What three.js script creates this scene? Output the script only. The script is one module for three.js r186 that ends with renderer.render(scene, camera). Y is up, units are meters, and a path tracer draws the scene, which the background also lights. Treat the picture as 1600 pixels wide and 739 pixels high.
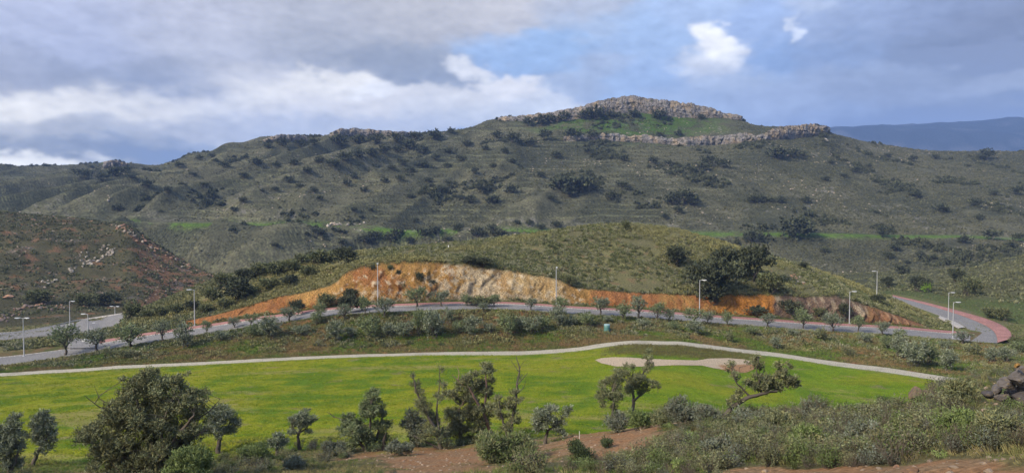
import * as THREE from 'three';
import { mergeGeometries } from 'three/addons/utils/BufferGeometryUtils.js';

// ------------------------------------------------------------------ camera, sky, sun, exposure
const EYE = 60, F = 1212, HOR = 320;                       // eye height; focal length and horizon row of a 1600 x 739 picture
const PITCH = Math.atan((369.5 - HOR) / F);
const EXPO = 4.5;
const scene = new THREE.Scene();
const camera = new THREE.PerspectiveCamera(2 * Math.atan(369.5 / F) * 180 / Math.PI, 1600 / 739, 0.3, 20000);
camera.position.set(0, EYE, 0);
camera.rotation.set(-PITCH, 0, 0);
scene.add(camera);
const renderer = new THREE.WebGLRenderer({ antialias: true });
renderer.toneMapping = THREE.LinearToneMapping;
renderer.toneMappingExposure = EXPO;
renderer.shadowMap.enabled = true;
scene.fog = new THREE.FogExp2(0x86a8e6, 0.0001);

const sun = new THREE.DirectionalLight(0xfff1dc, 1.5);
sun.position.set(-420, EYE + 360, 170);
sun.target.position.set(0, 40, -150);
sun.castShadow = true;
sun.shadow.radius = 20;
sun.shadow.mapSize.set(2048, 2048);
{ const s = sun.shadow.camera; s.left = -500; s.right = 500; s.top = 500; s.bottom = -500; s.near = 10; s.far = 2000; }
scene.add(sun, sun.target);

// ------------------------------------------------------------------ random numbers and noise
function rng(seed) { let a = seed >>> 0; return () => { a = (a + 0x6D2B79F5) | 0; let t = Math.imul(a ^ (a >>> 15), 1 | a); t = (t + Math.imul(t ^ (t >>> 7), 61 | t)) ^ t; return ((t ^ (t >>> 14)) >>> 0) / 4294967296; }; }
const PERM = new Uint8Array(512); { const r = rng(77), p = [...Array(256).keys()]; for (let i = 255; i > 0; i--) { const j = Math.floor(r() * (i + 1)); [p[i], p[j]] = [p[j], p[i]]; } for (let i = 0; i < 512; i++) PERM[i] = p[i & 255]; }
const GX = [], GY = []; for (let i = 0; i < 256; i++) { GX.push(Math.cos(i * 2.399963)); GY.push(Math.sin(i * 2.399963)); }
function noise(x, y) {                                     // gradient noise, about -1 .. 1
  const xi = Math.floor(x), yi = Math.floor(y), fx = x - xi, fy = y - yi;
  const u = fx * fx * fx * (fx * (fx * 6 - 15) + 10), v = fy * fy * fy * (fy * (fy * 6 - 15) + 10);
  const X = xi & 255, Y = yi & 255, g = (i, dx, dy) => GX[i] * dx + GY[i] * dy;
  const a = g(PERM[PERM[X] + Y], fx, fy), b = g(PERM[PERM[X + 1] + Y], fx - 1, fy), c = g(PERM[PERM[X] + Y + 1], fx, fy - 1), d = g(PERM[PERM[X + 1] + Y + 1], fx - 1, fy - 1);
  return 1.45 * (a + u * (b - a) + v * (c - a + u * (a - b - c + d)));
}
function fbm(x, y, o = 4) { let s = 0, a = 0.5, f = 1; for (let i = 0; i < o; i++) { s += a * noise(x * f + i * 17.3, y * f - i * 9.1); a *= 0.5; f *= 2.03; } return s; }
function ridged(x, y, o = 4) { let s = 0, a = 0.55, f = 1; for (let i = 0; i < o; i++) { s += a * (1 - 2 * Math.abs(noise(x * f + i * 31.7, y * f + i * 5.9))); a *= 0.5; f *= 2.1; } return s; }
const clamp = (x, a = 0, b = 1) => Math.min(b, Math.max(a, x));
const sstep = (a, b, x) => { const t = clamp((x - a) / (b - a)); return t * t * (3 - 2 * t); };
const mix = (a, b, t) => a + (b - a) * t;
const mix3 = (a, b, t) => [a[0] + (b[0] - a[0]) * t, a[1] + (b[1] - a[1]) * t, a[2] + (b[2] - a[2]) * t];
const lin1 = c => { c /= 255; return c <= 0.04045 ? c / 12.92 : Math.pow((c + 0.055) / 1.055, 2.4); };

// ------------------------------------------------------------------ sky: air and cloud over the whole dome
{
  const W = 3072, Hh = 1536, data = new Float32Array(W * Hh * 4);
  // cloud masses and clear patches: [azimuth, elevation in degrees, spread in azimuth, spread in elevation, sRGB]
  const A = px => Math.atan((px - 800) / F) * 57.2958, E = (px, py) => Math.atan((HOR - py) / F * Math.cos(Math.atan((px - 800) / F))) * 57.2958;
  const K = (px, py, sx, sy, r, g, b, w = 1) => [A(px), E(px, py), sx / F * 57.3, sy / F * 57.3, ...(() => { const l = 0.3 * r + 0.5 * g + 0.2 * b, f = 0.32, k = 1.055; const hi = l > 196 ? 1.05 : 1; return [r, g, b].map((q, i) => lin1(Math.min(255, mix(q, l, f) * k * hi * (l > 196 ? [1.012, 1.004, 0.985][i] : 1)))); })(), w];
  const pts = [
    K(20, 20, 120, 60, 178, 185, 212), K(130, 40, 120, 55, 168, 176, 205), K(20, 110, 130, 34, 158, 163, 182), K(170, 128, 130, 26, 140, 147, 164), K(300, 120, 110, 30, 158, 162, 175),
    K(60, 165, 130, 20, 222, 221, 219), K(230, 165, 120, 24, 214, 212, 208), K(60, 200, 130, 18, 184, 187, 194), K(220, 205, 120, 22, 168, 174, 186), K(40, 222, 130, 14, 138, 149, 170), K(190, 228, 110, 14, 122, 137, 164),
    K(50, 246, 90, 10, 222, 224, 226), K(220, 246, 60, 10, 100, 122, 160, 1.4), K(300, 232, 50, 10, 150, 162, 184), K(330, 212, 90, 16, 184, 186, 194), K(260, 190, 90, 14, 192, 193, 198), K(420, 180, 90, 16, 204, 203, 205), K(330, 60, 120, 45, 186, 188, 200), K(300, 15, 120, 40, 176, 178, 192),
    K(480, 20, 140, 45, 170, 172, 180), K(500, 75, 110, 34, 160, 163, 170), K(640, 30, 130, 45, 175, 174, 176), K(620, 100, 110, 24, 142, 150, 163, 1.3), K(690, 120, 50, 18, 140, 150, 166), K(380, 120, 70, 22, 198, 198, 203),
    K(420, 150, 100, 24, 220, 217, 212), K(520, 130, 60, 20, 228, 225, 218, 1.4), K(560, 165, 90, 22, 208, 205, 203), K(570, 138, 30, 10, 244, 240, 232, 1.6), K(680, 160, 80, 20, 206, 206, 208), K(350, 195, 100, 20, 186, 188, 194), K(470, 200, 90, 16, 188, 191, 198),
    K(620, 190, 90, 14, 188, 191, 198), K(722, 106, 22, 10, 232, 232, 235, 1.1), K(745, 116, 24, 8, 216, 218, 224, 0.8), K(700, 175, 80, 16, 190, 196, 206), K(800, 140, 34, 16, 216, 216, 220, 1.4), K(830, 160, 60, 18, 196, 204, 218), K(790, 20, 90, 36, 186, 184, 186), K(760, 70, 50, 26, 150, 178, 220), K(770, 85, 40, 20, 138, 178, 234, 1.6),
    K(860, 80, 70, 30, 136, 176, 230, 1.5), K(930, 40, 80, 26, 152, 178, 216), K(900, 20, 80, 26, 168, 176, 194), K(940, 100, 50, 22, 156, 176, 210), K(900, 130, 50, 22, 158, 176, 206), K(1010, 50, 60, 36, 146, 180, 230), K(1020, 120, 60, 30, 142, 176, 228), K(960, 130, 60, 20, 146, 178, 226),
    K(1112, 68, 26, 14, 255, 255, 254, 2.4), K(1140, 82, 26, 14, 222, 227, 238, 1.4), K(1085, 100, 40, 18, 200, 208, 224, 1), K(1100, 105, 45, 20, 188, 198, 220, 1.4), K(1150, 125, 60, 24, 160, 180, 214), K(1090, 20, 70, 26, 152, 180, 226), K(1180, 40, 40, 40, 142, 172, 226), K(1234, 52, 8, 14, 196, 208, 232, 1.2), K(1262, 14, 40, 14, 172, 190, 222, 0.9),
    K(1100, 165, 80, 22, 148, 172, 212), K(1200, 160, 70, 26, 146, 166, 204), K(1210, 95, 50, 30, 122, 158, 216), K(1300, 90, 70, 30, 122, 150, 200), K(1320, 30, 80, 36, 142, 164, 208), K(1330, 120, 80, 26, 142, 160, 194), K(1280, 180, 80, 14, 132, 154, 196),
    K(1430, 30, 100, 36, 126, 144, 184), K(1450, 85, 90, 26, 118, 134, 168), K(1560, 40, 100, 36, 118, 130, 160), K(1560, 85, 90, 20, 108, 120, 148, 1.3), K(1420, 140, 90, 22, 130, 146, 178), K(1550, 130, 90, 20, 148, 162, 190), K(1500, 165, 110, 14, 122, 138, 170), K(1400, 185, 110, 12, 110, 130, 170), K(1580, 178, 110, 12, 108, 126, 164),
  ];
  const blue = [lin1(128), lin1(166), lin1(224)], grey = [lin1(168), lin1(172), lin1(184)], white = [lin1(222), lin1(222), lin1(222)], dark = [lin1(128), lin1(138), lin1(160)];
  for (let j = 0; j < Hh; j++) {
    const el = ((j + 0.5) / Hh - 0.5) * 180, er = el * Math.PI / 180;
    for (let i = 0; i < W; i++) {
      const o = (j * W + i) * 4; data[o + 3] = 1;
      if (el < -3) { data[o] = 0.10; data[o + 1] = 0.11; data[o + 2] = 0.09; continue; }
      const th = ((i + 0.5) / W - 0.5) * 2 * Math.PI;                      // equirect: direction (cos th, ., sin th)
      const dx = Math.cos(th) * Math.cos(er), dz = Math.sin(th) * Math.cos(er), dy = Math.sin(er);
      const az = Math.atan2(dx, -dz) * 57.2958;
      // clouds of the whole dome, as a deck overhead
      const q = 1 / (0.10 + Math.max(dy, 0)), cx = dx * q, cz = dz * q;
      const w1 = fbm(cx * 0.5 + 3, cz * 0.5, 3);
      const n1 = fbm(cx * 0.75 + w1 * 0.8, cz * 0.75 - w1 * 0.6, 5), n2 = fbm(cx * 1.3 - 7, cz * 1.3 + 2 + w1, 4);
      let c = mix3(blue, mix3(grey, white, sstep(-0.1, 0.35, n2)), sstep(-0.28, 0.12, n1));
      c = mix3(c, dark, 0.5 * sstep(0.1, 0.45, n1));
      // the masses low over the hills
      const near = Math.exp(-Math.pow(Math.max(0, Math.abs(az) - 34) / 9, 2)) * Math.exp(-Math.pow(Math.max(0, el - 14.5) / 3.5, 2));
      if (near > 0.004) {
        const wa = fbm(az * 0.16 + 11, el * 0.42, 5) * 2.2 + fbm(az * 0.7, el * 1.4 + 40, 6) * 1.1, we = fbm(az * 0.16 - 23, el * 0.42 + 9, 5) * 1.2 + fbm(az * 0.7 + 60, el * 1.4, 6) * 0.75;
        const a2 = az + wa, e2 = el + we; let r = 0, g = 0, b = 0, ws = 1e-9;
        for (const p of pts) { const X = (a2 - p[0]) / p[2], Y = (e2 - p[1]) / p[3], t = X * X + Y * Y; if (t > 11) continue; const w = p[7] * Math.exp(-t * 2.1); r += w * p[4]; g += w * p[5]; b += w * p[6]; ws += w; }
        const m = 1.1 + 0.26 * fbm(az * 0.42 + 5, el * 1.1, 6) + 0.16 * fbm(az * 1.3, el * 2.8, 5);
        const nw = ws / (ws + 0.002) * near;
        c = mix3(c, [r / ws * m, g / ws * m, b / ws * m], nw);
      }
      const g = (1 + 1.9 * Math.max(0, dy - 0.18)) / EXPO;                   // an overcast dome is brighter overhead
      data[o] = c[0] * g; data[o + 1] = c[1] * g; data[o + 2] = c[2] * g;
    }
  }
  const t = new THREE.DataTexture(data, W, Hh, THREE.RGBAFormat, THREE.FloatType);
  t.mapping = THREE.EquirectangularReflectionMapping; t.magFilter = THREE.LinearFilter; t.minFilter = THREE.LinearFilter; t.colorSpace = THREE.LinearSRGBColorSpace; t.needsUpdate = true;
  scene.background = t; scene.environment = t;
}

// ------------------------------------------------------------------ sight lines: a surveyed bearing and range becomes a point
const CP = Math.cos(PITCH), SP = Math.sin(PITCH);
function ray(px, py) { const a = (px - 800) / F, b = -(py - 369.5) / F, k = CP + b * SP; return [a / k, (b * CP - SP) / k]; }   // x and y for each metre ahead
function at(px, py, d) { const [a, b] = ray(px, py); return new THREE.Vector3(a * d, EYE + b * d, -d); }
const U = px => (px - 800) / F;

// ------------------------------------------------------------------ the lie of the land: contour curves across the view, near to far
const P = (px, py, d) => { const [a, b] = ray(px, py); return [a, d, b * d]; };
const Hd = (px, d, drop) => [U(px), d, -drop];
const PD = (px, py, drop) => { const [a, b] = ray(px, py); return [a, drop / -b, -drop]; };
const pchip = pts => {                                     // monotone curve of several values over the first
  const n = pts.length, x = pts.map(p => p[0]), m = [1, 2].map(k => { const s = [], d = []; for (let i = 0; i < n - 1; i++) s.push((pts[i + 1][k] - pts[i][k]) / (x[i + 1] - x[i])); for (let i = 0; i < n; i++) d.push(i === 0 || i === n - 1 ? 0 : s[i - 1] * s[i] <= 0 ? 0 : 2 * s[i - 1] * s[i] / (s[i - 1] + s[i])); return d; });
  return u => { if (u <= x[0]) return [pts[0][1], pts[0][2]]; if (u >= x[n - 1]) return [pts[n - 1][1], pts[n - 1][2]]; let i = 0; while (u > x[i + 1]) i++; const h = x[i + 1] - x[i], t = (u - x[i]) / h, t2 = t * t, t3 = t2 * t; return [1, 2].map((k, j) => (2 * t3 - 3 * t2 + 1) * pts[i][k] + (t3 - 2 * t2 + t) * h * m[j][i] + (3 * t2 - 2 * t3) * pts[i + 1][k] + (t3 - t2) * h * m[j][i + 1]); };
};
const cA = [[-400, 60], [0, 55], [200, 52], [400, 48], [600, 44], [800, 38], [1000, 32], [1200, 26], [1400, 21], [1600, 17], [2000, 13]].map(([a, d]) => P(a, 748, d));
const cB = [[-400, 760, 60], [0, 737, 66], [150, 733, 68], [370, 716, 71], [470, 703, 73], [600, 692, 74], [800, 686, 72], [950, 676, 66], [1050, 664, 61], [1200, 659, 56], [1300, 657, 52], [1400, 647, 48], [1450, 627, 46], [1500, 604, 44], [1600, 582, 40], [2000, 520, 34]].map(a => P(...a));
const cB2 = [[-400, 70, 24.5], [0, 73, 24], [400, 78, 24], [800, 80, 23.2], [950, 78, 23.6], [1100, 76, 24.5], [1200, 74, 25], [1400, 70, 26], [1600, 64, 26.5], [2000, 60, 27]].map(a => Hd(...a));
const cC = [[-400, 612, 30], [0, 588, 30], [100, 582, 29.8], [200, 575.5, 29.2], [300, 571, 28.6], [400, 565.5, 28], [500, 560.5, 27.5], [600, 557, 27.2], [700, 555, 27], [800, 555, 27], [860, 552.5, 26.8], [900, 549, 26.5], [950, 541.5, 25.6], [1000, 538, 25], [1050, 539, 25], [1100, 544, 25.8], [1200, 556, 27.5], [1300, 571, 28.3], [1400, 584, 28.8], [1480, 597, 29.2], [1600, 618, 29.5], [2000, 690, 30]].map(a => PD(...a));
const cE = [[-400, 600, 33], [0, 571, 31.5], [80, 561, 31], [150, 549, 30], [200, 540, 29], [250, 532, 28], [330, 520, 26.5], [400, 509, 25], [460, 501, 24], [500, 495, 23], [560, 490, 22.2], [620, 487, 21.7], [700, 484, 21.5], [760, 483, 21.5], [800, 484, 21.6], [900, 491, 22.6], [1000, 496, 23.6], [1100, 504, 25], [1200, 511, 26.3], [1300, 518, 27.8], [1400, 523, 29], [1480, 530, 30.6], [1550, 536, 31], [1600, 540, 32], [2000, 560, 35]].map(a => PD(...a));
const fC = pchip(cC), fE = pchip(cE);
const topI = [[290, 501], [340, 490], [380, 479], [430, 464], [480, 454], [520, 441], [545, 421], [590, 409], [650, 406], [720, 409], [770, 416], [830, 426], [870, 434], [900, 447], [950, 453], [1000, 456], [1080, 459], [1150, 459], [1210, 459], [1260, 461], [1300, 460], [1330, 467], [1360, 477], [1400, 491], [1440, 506], [1480, 521]];
const cI = [[-0.99, 182, -34], ...[0, 100, 200].map(px => { const [d, y] = fE(U(px)); return [U(px), d + 18, y + 0.4]; }), ...topI.map(([px, py]) => P(px, py, fE(U(px))[0] + 17)), ...[1510, 1560, 1600, 2000].map(px => { const [d, y] = fE(U(px)); return [U(px), d + 14, y + 0.02]; })];
const cJ = [Hd(-400, 190, 35), Hd(0, 185, 33), Hd(100, 190, 32.3), Hd(170, 196, 31), ...[[200, 495, 201], [250, 474, 207], [330, 440, 212], [400, 420, 214], [480, 404, 216], [560, 394, 218], [640, 386, 220], [740, 377, 222], [850, 363, 224], [920, 353, 225], [980, 351, 226], [1040, 356, 226], [1100, 371, 225], [1150, 386, 223], [1200, 401, 221], [1250, 414, 219], [1300, 431, 217], [1350, 451, 216], [1400, 469, 214], [1450, 493, 206], [1480, 509, 199]].map(a => P(...a)), Hd(1505, 198, 31), Hd(1550, 193, 31), Hd(1600, 194, 32), Hd(2000, 192, 35)];
const cK = [[-400, 212, 35.5], [0, 218, 34.5], [100, 226, 34.3], [200, 246, 34.6], [280, 258, 37], [400, 268, 42], [600, 275, 44], [800, 278, 42], [1000, 278, 38], [1200, 275, 35], [1300, 272, 33], [1400, 268, 31], [1500, 234, 31], [1575, 206, 31], [1600, 204, 31.6], [2000, 202, 33]].map(a => Hd(...a));
const cK2 = [[-400, 240, 35], [0, 245, 34], [200, 270, 36], [300, 285, 42], [400, 300, 50], [800, 310, 50], [1200, 310, 42], [1400, 300, 33], [1500, 262, 31], [1600, 235, 29], [2000, 230, 26]].map(a => Hd(...a));
const cM = [...[[-400, 300, 440], [0, 331, 420], [60, 337, 415], [110, 341, 408], [170, 347, 400], [190, 347, 396], [220, 366, 388], [260, 393, 375], [300, 416, 360], [330, 429, 345]].map(a => P(...a)), Hd(365, 345, 50), Hd(500, 350, 60), Hd(800, 360, 60), Hd(1200, 360, 50), ...[[1380, 447, 340], [1450, 448, 345], [1500, 432, 352], [1550, 417, 360], [1600, 402, 368], [1800, 350, 400], [2000, 320, 420]].map(a => P(...a))];
const cN = [[-400, 520, 70], [0, 520, 75], [200, 520, 70], [400, 470, 62], [800, 470, 58], [1100, 465, 50], [1250, 460, 44], [1400, 455, 40], [1500, 455, 38], [1600, 460, 40], [2000, 500, 30]].map(a => Hd(...a));
const cO = [[-400, 340, 600], [0, 345, 620], [200, 347, 600], [300, 350.5, 590], [400, 354, 580], [500, 354.5, 572], [600, 357, 565], [700, 360, 560], [800, 362, 556], [1000, 364, 552], [1100, 366, 550], [1300, 367, 550], [1400, 369, 550], [1500, 370, 548], [1600, 375, 545], [2000, 390, 540]].map(a => P(...a));
const cP = [[-400, 300, 800], [0, 303, 820], [200, 290, 790], [400, 283, 740], [600, 275, 720], [800, 266, 710], [1000, 262, 705], [1200, 270, 705], [1400, 288, 710], [1600, 298, 710], [2000, 300, 720]].map(a => P(...a));
const cQ = [[-400, 275, 1000], [0, 273, 1040], [120, 272, 1030], [240, 272, 1000], [300, 257, 930], [400, 235, 900], [500, 230, 880], [600, 226, 870], [700, 225, 860], [760, 216, 860], [800, 210, 862], [880, 211, 850], [950, 212, 850], [1000, 214, 850], [1060, 219, 850], [1120, 216, 850], [1200, 211, 853], [1290, 215, 862], [1320, 229, 880], [1400, 245, 890], [1600, 257, 890], [2000, 262, 890]].map(a => P(...a));
const cR = [[-400, 245, 1150], [0, 258, 1150], [60, 263, 1150], [110, 259, 1150], [150, 256, 1150], [175, 251, 1150], [205, 257, 1140], [240, 261, 1120], [270, 252, 1060], [300, 241, 1020], [350, 237, 1000], [370, 231, 990], [410, 216, 980], [450, 213, 975], [500, 214, 965], [520, 209, 962], [555, 204, 960], [590, 207, 955], [640, 209, 952], [700, 206, 950], [740, 199, 948], [760, 190, 946], [800, 184, 945], [850, 182, 945], [900, 172, 945], [940, 161, 945], [980, 156, 945], [1020, 159, 945], [1060, 165, 945], [1100, 172, 942], [1150, 185, 938], [1190, 198, 932], [1240, 198, 920], [1285, 199, 905], [1300, 208, 905], [1330, 216, 920], [1400, 229, 950], [1460, 236, 965], [1500, 237, 970], [1550, 236, 975], [1600, 238, 980], [2000, 250, 990]].map(a => P(...a));
const fR = pchip(cR), fJ = pchip(cJ), fK = pchip(cK);
const funcs = [
  pchip([Hd(-900, 3, 2.6), Hd(2500, 3, 2.6)]), pchip(cA), pchip(cB), pchip(cB2), fC,
  u => { const [d, y] = fC(u); return [d + 2.6 + 1.2 * sstep(U(600), U(850), u), y - 0.03]; },
  u => { const [d, y] = fE(u); return [d - 1.5, y - 0.05]; },
  u => { const [d, y] = fE(u); return [d + 13, y + 0.05]; },
  pchip(cI), fJ, u => { const [jd, jy] = fJ(u), [kd, ky] = fK(u), t = sstep(U(1340), U(1400), u); return [mix(mix(jd, kd, 0.4), jd + 6, t), mix(mix(jy, ky, 0.3), -31.02, t)]; }, fK, pchip(cK2), pchip(cM), pchip(cN), pchip(cO), pchip(cP), pchip(cQ), fR,
  u => { const [d, y] = fR(u); return [d + 110, y - 14]; }, u => { const [d, y] = fR(u); return [d + 420, y - 150]; },
];
const [Z0, ZA, ZB, ZB2, ZC, ZD, ZE, ZH, ZI, ZJ, ZJ2, ZK, ZK2, ZM, ZN, ZO, ZP, ZQ, ZR, ZS, ZT] = funcs.keys();
const CORNER = new Set([Z0, ZC, ZD, ZE, ZH, ZI, ZK, ZT]), NZ = funcs.length;
const U0 = -1.35, U1 = 1.35, NU = 1600, TD = new Float64Array(NU * NZ), TY = new Float64Array(NU * NZ), TM = new Float64Array(NU * NZ), TL = new Float64Array(NU * NZ);
for (let i = 0; i < NU; i++) {
  const u = mix(U0, U1, i / (NU - 1)), o = i * NZ;
  funcs.forEach((f, k) => { const [d, y] = f(u); TD[o + k] = k ? Math.max(d, TD[o + k - 1] + 0.3) : d; TY[o + k] = y; });
  for (let k = 0; k < NZ; k++) {
    const s0 = k ? (TY[o + k] - TY[o + k - 1]) / (TD[o + k] - TD[o + k - 1]) : 0, s1 = k < NZ - 1 ? (TY[o + k + 1] - TY[o + k]) / (TD[o + k + 1] - TD[o + k]) : 0;
    if (k === 0) { TM[o] = TL[o] = s1; } else if (k === NZ - 1) { TM[o + k] = TL[o + k] = s0; }
    else if (CORNER.has(k)) { TL[o + k] = s0; TM[o + k] = s1; }
    else { const m = s0 * s1 <= 0 ? 0 : 2 * s0 * s1 / (s0 + s1); TL[o + k] = TM[o + k] = m; }
  }
}
function colProfile(i, d) {                                // [height over the eye, place along the curves]
  const o = i * NZ; let a = 0, b = NZ - 1;
  if (d <= TD[o]) return [TY[o] + (d - TD[o]) * TM[o], 0];
  if (d >= TD[o + b]) return [TY[o + b] + (d - TD[o + b]) * TM[o + b], NZ - 1];
  while (b - a > 1) { const m = (a + b) >> 1; if (TD[o + m] <= d) a = m; else b = m; }
  const h = TD[o + b] - TD[o + a], t = (d - TD[o + a]) / h, t2 = t * t, t3 = t2 * t;
  return [(2 * t3 - 3 * t2 + 1) * TY[o + a] + (t3 - 2 * t2 + t) * h * TM[o + a] + (3 * t2 - 2 * t3) * TY[o + b] + (t3 - t2) * h * TL[o + b], a + t];
}
function nodeD(u, k) { const g = clamp((u - U0) / (U1 - U0) * (NU - 1), 0, NU - 1.001), i = Math.floor(g), t = g - i; return TD[i * NZ + k] * (1 - t) + TD[(i + 1) * NZ + k] * t; }
const BUNKER = [[930, 563], [940, 560], [958, 558.5], [985, 559], [1012, 561], [1050, 562.5], [1088, 563.5], [1110, 560.5], [1140, 560], [1165, 562], [1181, 568], [1180, 577], [1166, 583], [1142, 581], [1122, 577], [1097, 571.5], [1060, 571], [1022, 572.5], [990, 573.5], [962, 573], [940, 568]];
function inPoly(x, y, q) { let c = false; for (let i = 0, j = q.length - 1; i < q.length; j = i++) if ((q[i][1] > y) !== (q[j][1] > y) && x < (q[j][0] - q[i][0]) * (y - q[i][1]) / (q[j][1] - q[i][1]) + q[i][0]) c = !c; return c; }
function spur(x, d) { const wx = x + 26 * noise(x * 0.006, d * 0.006); return ridged((wx - d * 0.55) * 0.0105, d * 0.0028 + 2, 2) - 0.35; }
function relief(x, d, k) {
  let r = 0;
  if (k < ZC) { const w = sstep(ZC, ZC - 0.25, k) * sstep(0, 0.6, k); r += w * (k < ZB2 ? 0.35 * fbm(x * 0.12, d * 0.12, 4) + (k > ZA ? 0.25 : 0) * noise(x * 0.05, d * 0.05) * sstep(ZA, ZA + 0.5, k) : 0.22 * noise(x * 0.045 + 4, d * 0.07)); }
  else if (k > ZD && k < ZE) r += 4 * (k - ZD) * (ZE - k) * (0.55 * fbm(x * 0.09, d * 0.13 + 7, 4));
  else if (k > ZI && k < ZK) { const w = sstep(ZI, ZI + 0.3, k) * sstep(ZK, ZK - 0.4, k) * (1 - 0.6 * sstep(0.35, 0.4, Math.abs(k - ZJ) < 0.2 ? 1 : 0)); r += w * (1 - sstep(0.42, 0.48, x / d) * sstep(ZJ - 0.1, ZJ + 0.3, k)) * 0.9 * fbm(x * 0.05 + 3, d * 0.05, 4); }
  else if (k > ZK && k < ZN) { const w = sstep(ZK2, ZK2 + 0.3, k) * (1 - 0.75 * Math.exp(-Math.pow((k - ZM) / 0.12, 2))); r += w * (3.2 * ridged(x * 0.016 + d * 0.004, d * 0.01, 4) - 1 + 1.3 * fbm(x * 0.07, d * 0.07, 3)); }
  else if (k >= ZN) {
    const w = sstep(ZN, ZN + 0.5, k) * (1 - sstep(ZQ - 0.2, ZR - 0.12, k)) + 0.15 * sstep(ZN, ZN + 0.5, k) * (1 - Math.exp(-Math.pow((k - ZR) / 0.1, 2)));
    const left = sstep(130, -70, x), tr = 1 - 0.93 * Math.exp(-Math.pow((k - ZO) / 0.11, 2));
    const wx = x + 30 * noise(x * 0.006, d * 0.006), wd = d;
    r += w * tr * (mix(4, 30, left) * spur(x, d) + 2.2 * fbm(x * 0.022, d * 0.022, 4) + 0.7 * fbm(x * 0.09, d * 0.09, 3));
  }
  return r;
}
function ground(x, d, info) {                              // height over sea level
  const u = clamp(x / Math.max(d, 0.5), U0, U1), g = clamp((u - U0) / (U1 - U0) * (NU - 1), 0, NU - 1.001), i = Math.floor(g), t = g - i;
  const a = colProfile(i, d), b = colProfile(i + 1, d), k = a[1] * (1 - t) + b[1] * t;
  if (info) info.k = k;
  return EYE + a[0] * (1 - t) + b[0] * t + relief(x, d, k);
}
function hit(px, py, d0 = 8, d1 = 1400) {                  // where a sight line meets the ground
  const [a, b] = ray(px, py); let pd = d0;
  for (let d = d0; d < d1; d *= 1.006) { if (EYE + b * d < ground(a * d, d)) { let lo = pd, hi = d; for (let n = 0; n < 14; n++) { const m = (lo + hi) / 2; if (EYE + b * m < ground(a * m, m)) hi = m; else lo = m; } return new THREE.Vector3(a * hi, ground(a * hi, hi), -hi); } pd = d; }
  const d = d1; return new THREE.Vector3(a * d, ground(a * d, d), -d);
}

// ------------------------------------------------------------------ things, names, labels
const taken = {};
function numbered(name) { const n = taken[name] || 0; taken[name] = n + 1; return n ? `${name}_${String(n).padStart(3, '0')}` : name; }
function tag(o, label, category, group, kind) { o.userData.label = label; o.userData.category = category; if (group) o.userData.group = group; if (kind) o.userData.kind = kind; return o; }
function shade(m) { m.castShadow = true; m.receiveShadow = true; return m; }
function part(name, geo, mat, parent) { const m = shade(new THREE.Mesh(geo, mat)); m.name = name; parent.add(m); return m; }
function thing(name, pos, label, category, group) { const o = new THREE.Group(); o.name = numbered(name); if (pos) o.position.copy(pos); tag(o, label, category, group); scene.add(o); return o; }
function single(name, geo, mat, label, category, group, kind) { const m = shade(new THREE.Mesh(geo, mat)); m.name = numbered(name); tag(m, label, category, group, kind); scene.add(m); return m; }
function structure(name, geo, mat, label, category) { return single(name, geo, mat, label, category, null, 'structure'); }
function copyOf(o, label, group) { const c = o.clone(); c.name = numbered(o.name.replace(/_\d{3}$/, '')); c.userData = { ...o.userData, label }; if (group) c.userData.group = group; scene.add(c); return c; }
const ORD = ['first', 'second', 'third', 'fourth', 'fifth', 'sixth', 'seventh', 'eighth', 'ninth', 'tenth', 'eleventh', 'twelfth', 'thirteenth', 'fourteenth', 'fifteenth', 'sixteenth', 'seventeenth', 'eighteenth', 'nineteenth', 'twentieth', 'twenty-first', 'twenty-second', 'twenty-third', 'twenty-fourth', 'twenty-fifth', 'twenty-sixth'];

// ------------------------------------------------------------------ textures that tile: grain and fine relief
function tile(N, fn) {
  const d = new Uint8Array(N * N * 4);
  for (let j = 0; j < N; j++) for (let i = 0; i < N; i++) { const [r, g, b] = fn(i / N, j / N), o = (j * N + i) * 4; d[o] = clamp(r) * 255; d[o + 1] = clamp(g) * 255; d[o + 2] = clamp(b) * 255; d[o + 3] = 255; }
  const t = new THREE.DataTexture(d, N, N); t.wrapS = t.wrapT = THREE.RepeatWrapping; t.magFilter = THREE.LinearFilter; t.minFilter = THREE.LinearMipmapLinearFilter; t.generateMipmaps = true; t.needsUpdate = true; return t;
}
const loop = (u, v, f, o, s) => { const a = sstep(0.75, 1, u), b = sstep(0.75, 1, v), n = (x, y) => fbm(x * f + s, y * f + s * 1.7, o); return mix(mix(n(u, v), n(u - 1, v), a), mix(n(u, v - 1), n(u - 1, v - 1), a), b); };
const GRAIN = tile(1024, (u, v) => { const n = 0.80 + 0.42 * loop(u, v, 14, 6, 3), m = 0.05 * loop(u, v, 50, 3, 9); return [n + m, n, n - m]; });
const RELIEF = tile(1024, (u, v) => { const n = 0.5 + 0.7 * loop(u, v, 24, 6, 21); return [n, n, n]; });
GRAIN.colorSpace = THREE.SRGBColorSpace;
function earthMat(metres, bump, rough = 0.95) {
  const m = GRAIN.clone(), b = RELIEF.clone(); m.repeat.set(1 / metres, 1 / metres); b.repeat.set(1.7 / metres, 1.7 / metres); m.needsUpdate = b.needsUpdate = true;
  return new THREE.MeshPhysicalMaterial({ vertexColors: true, roughness: rough, specularIntensity: 0.12, metalness: 0, map: m, bumpMap: b, bumpScale: bump });
}

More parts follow.
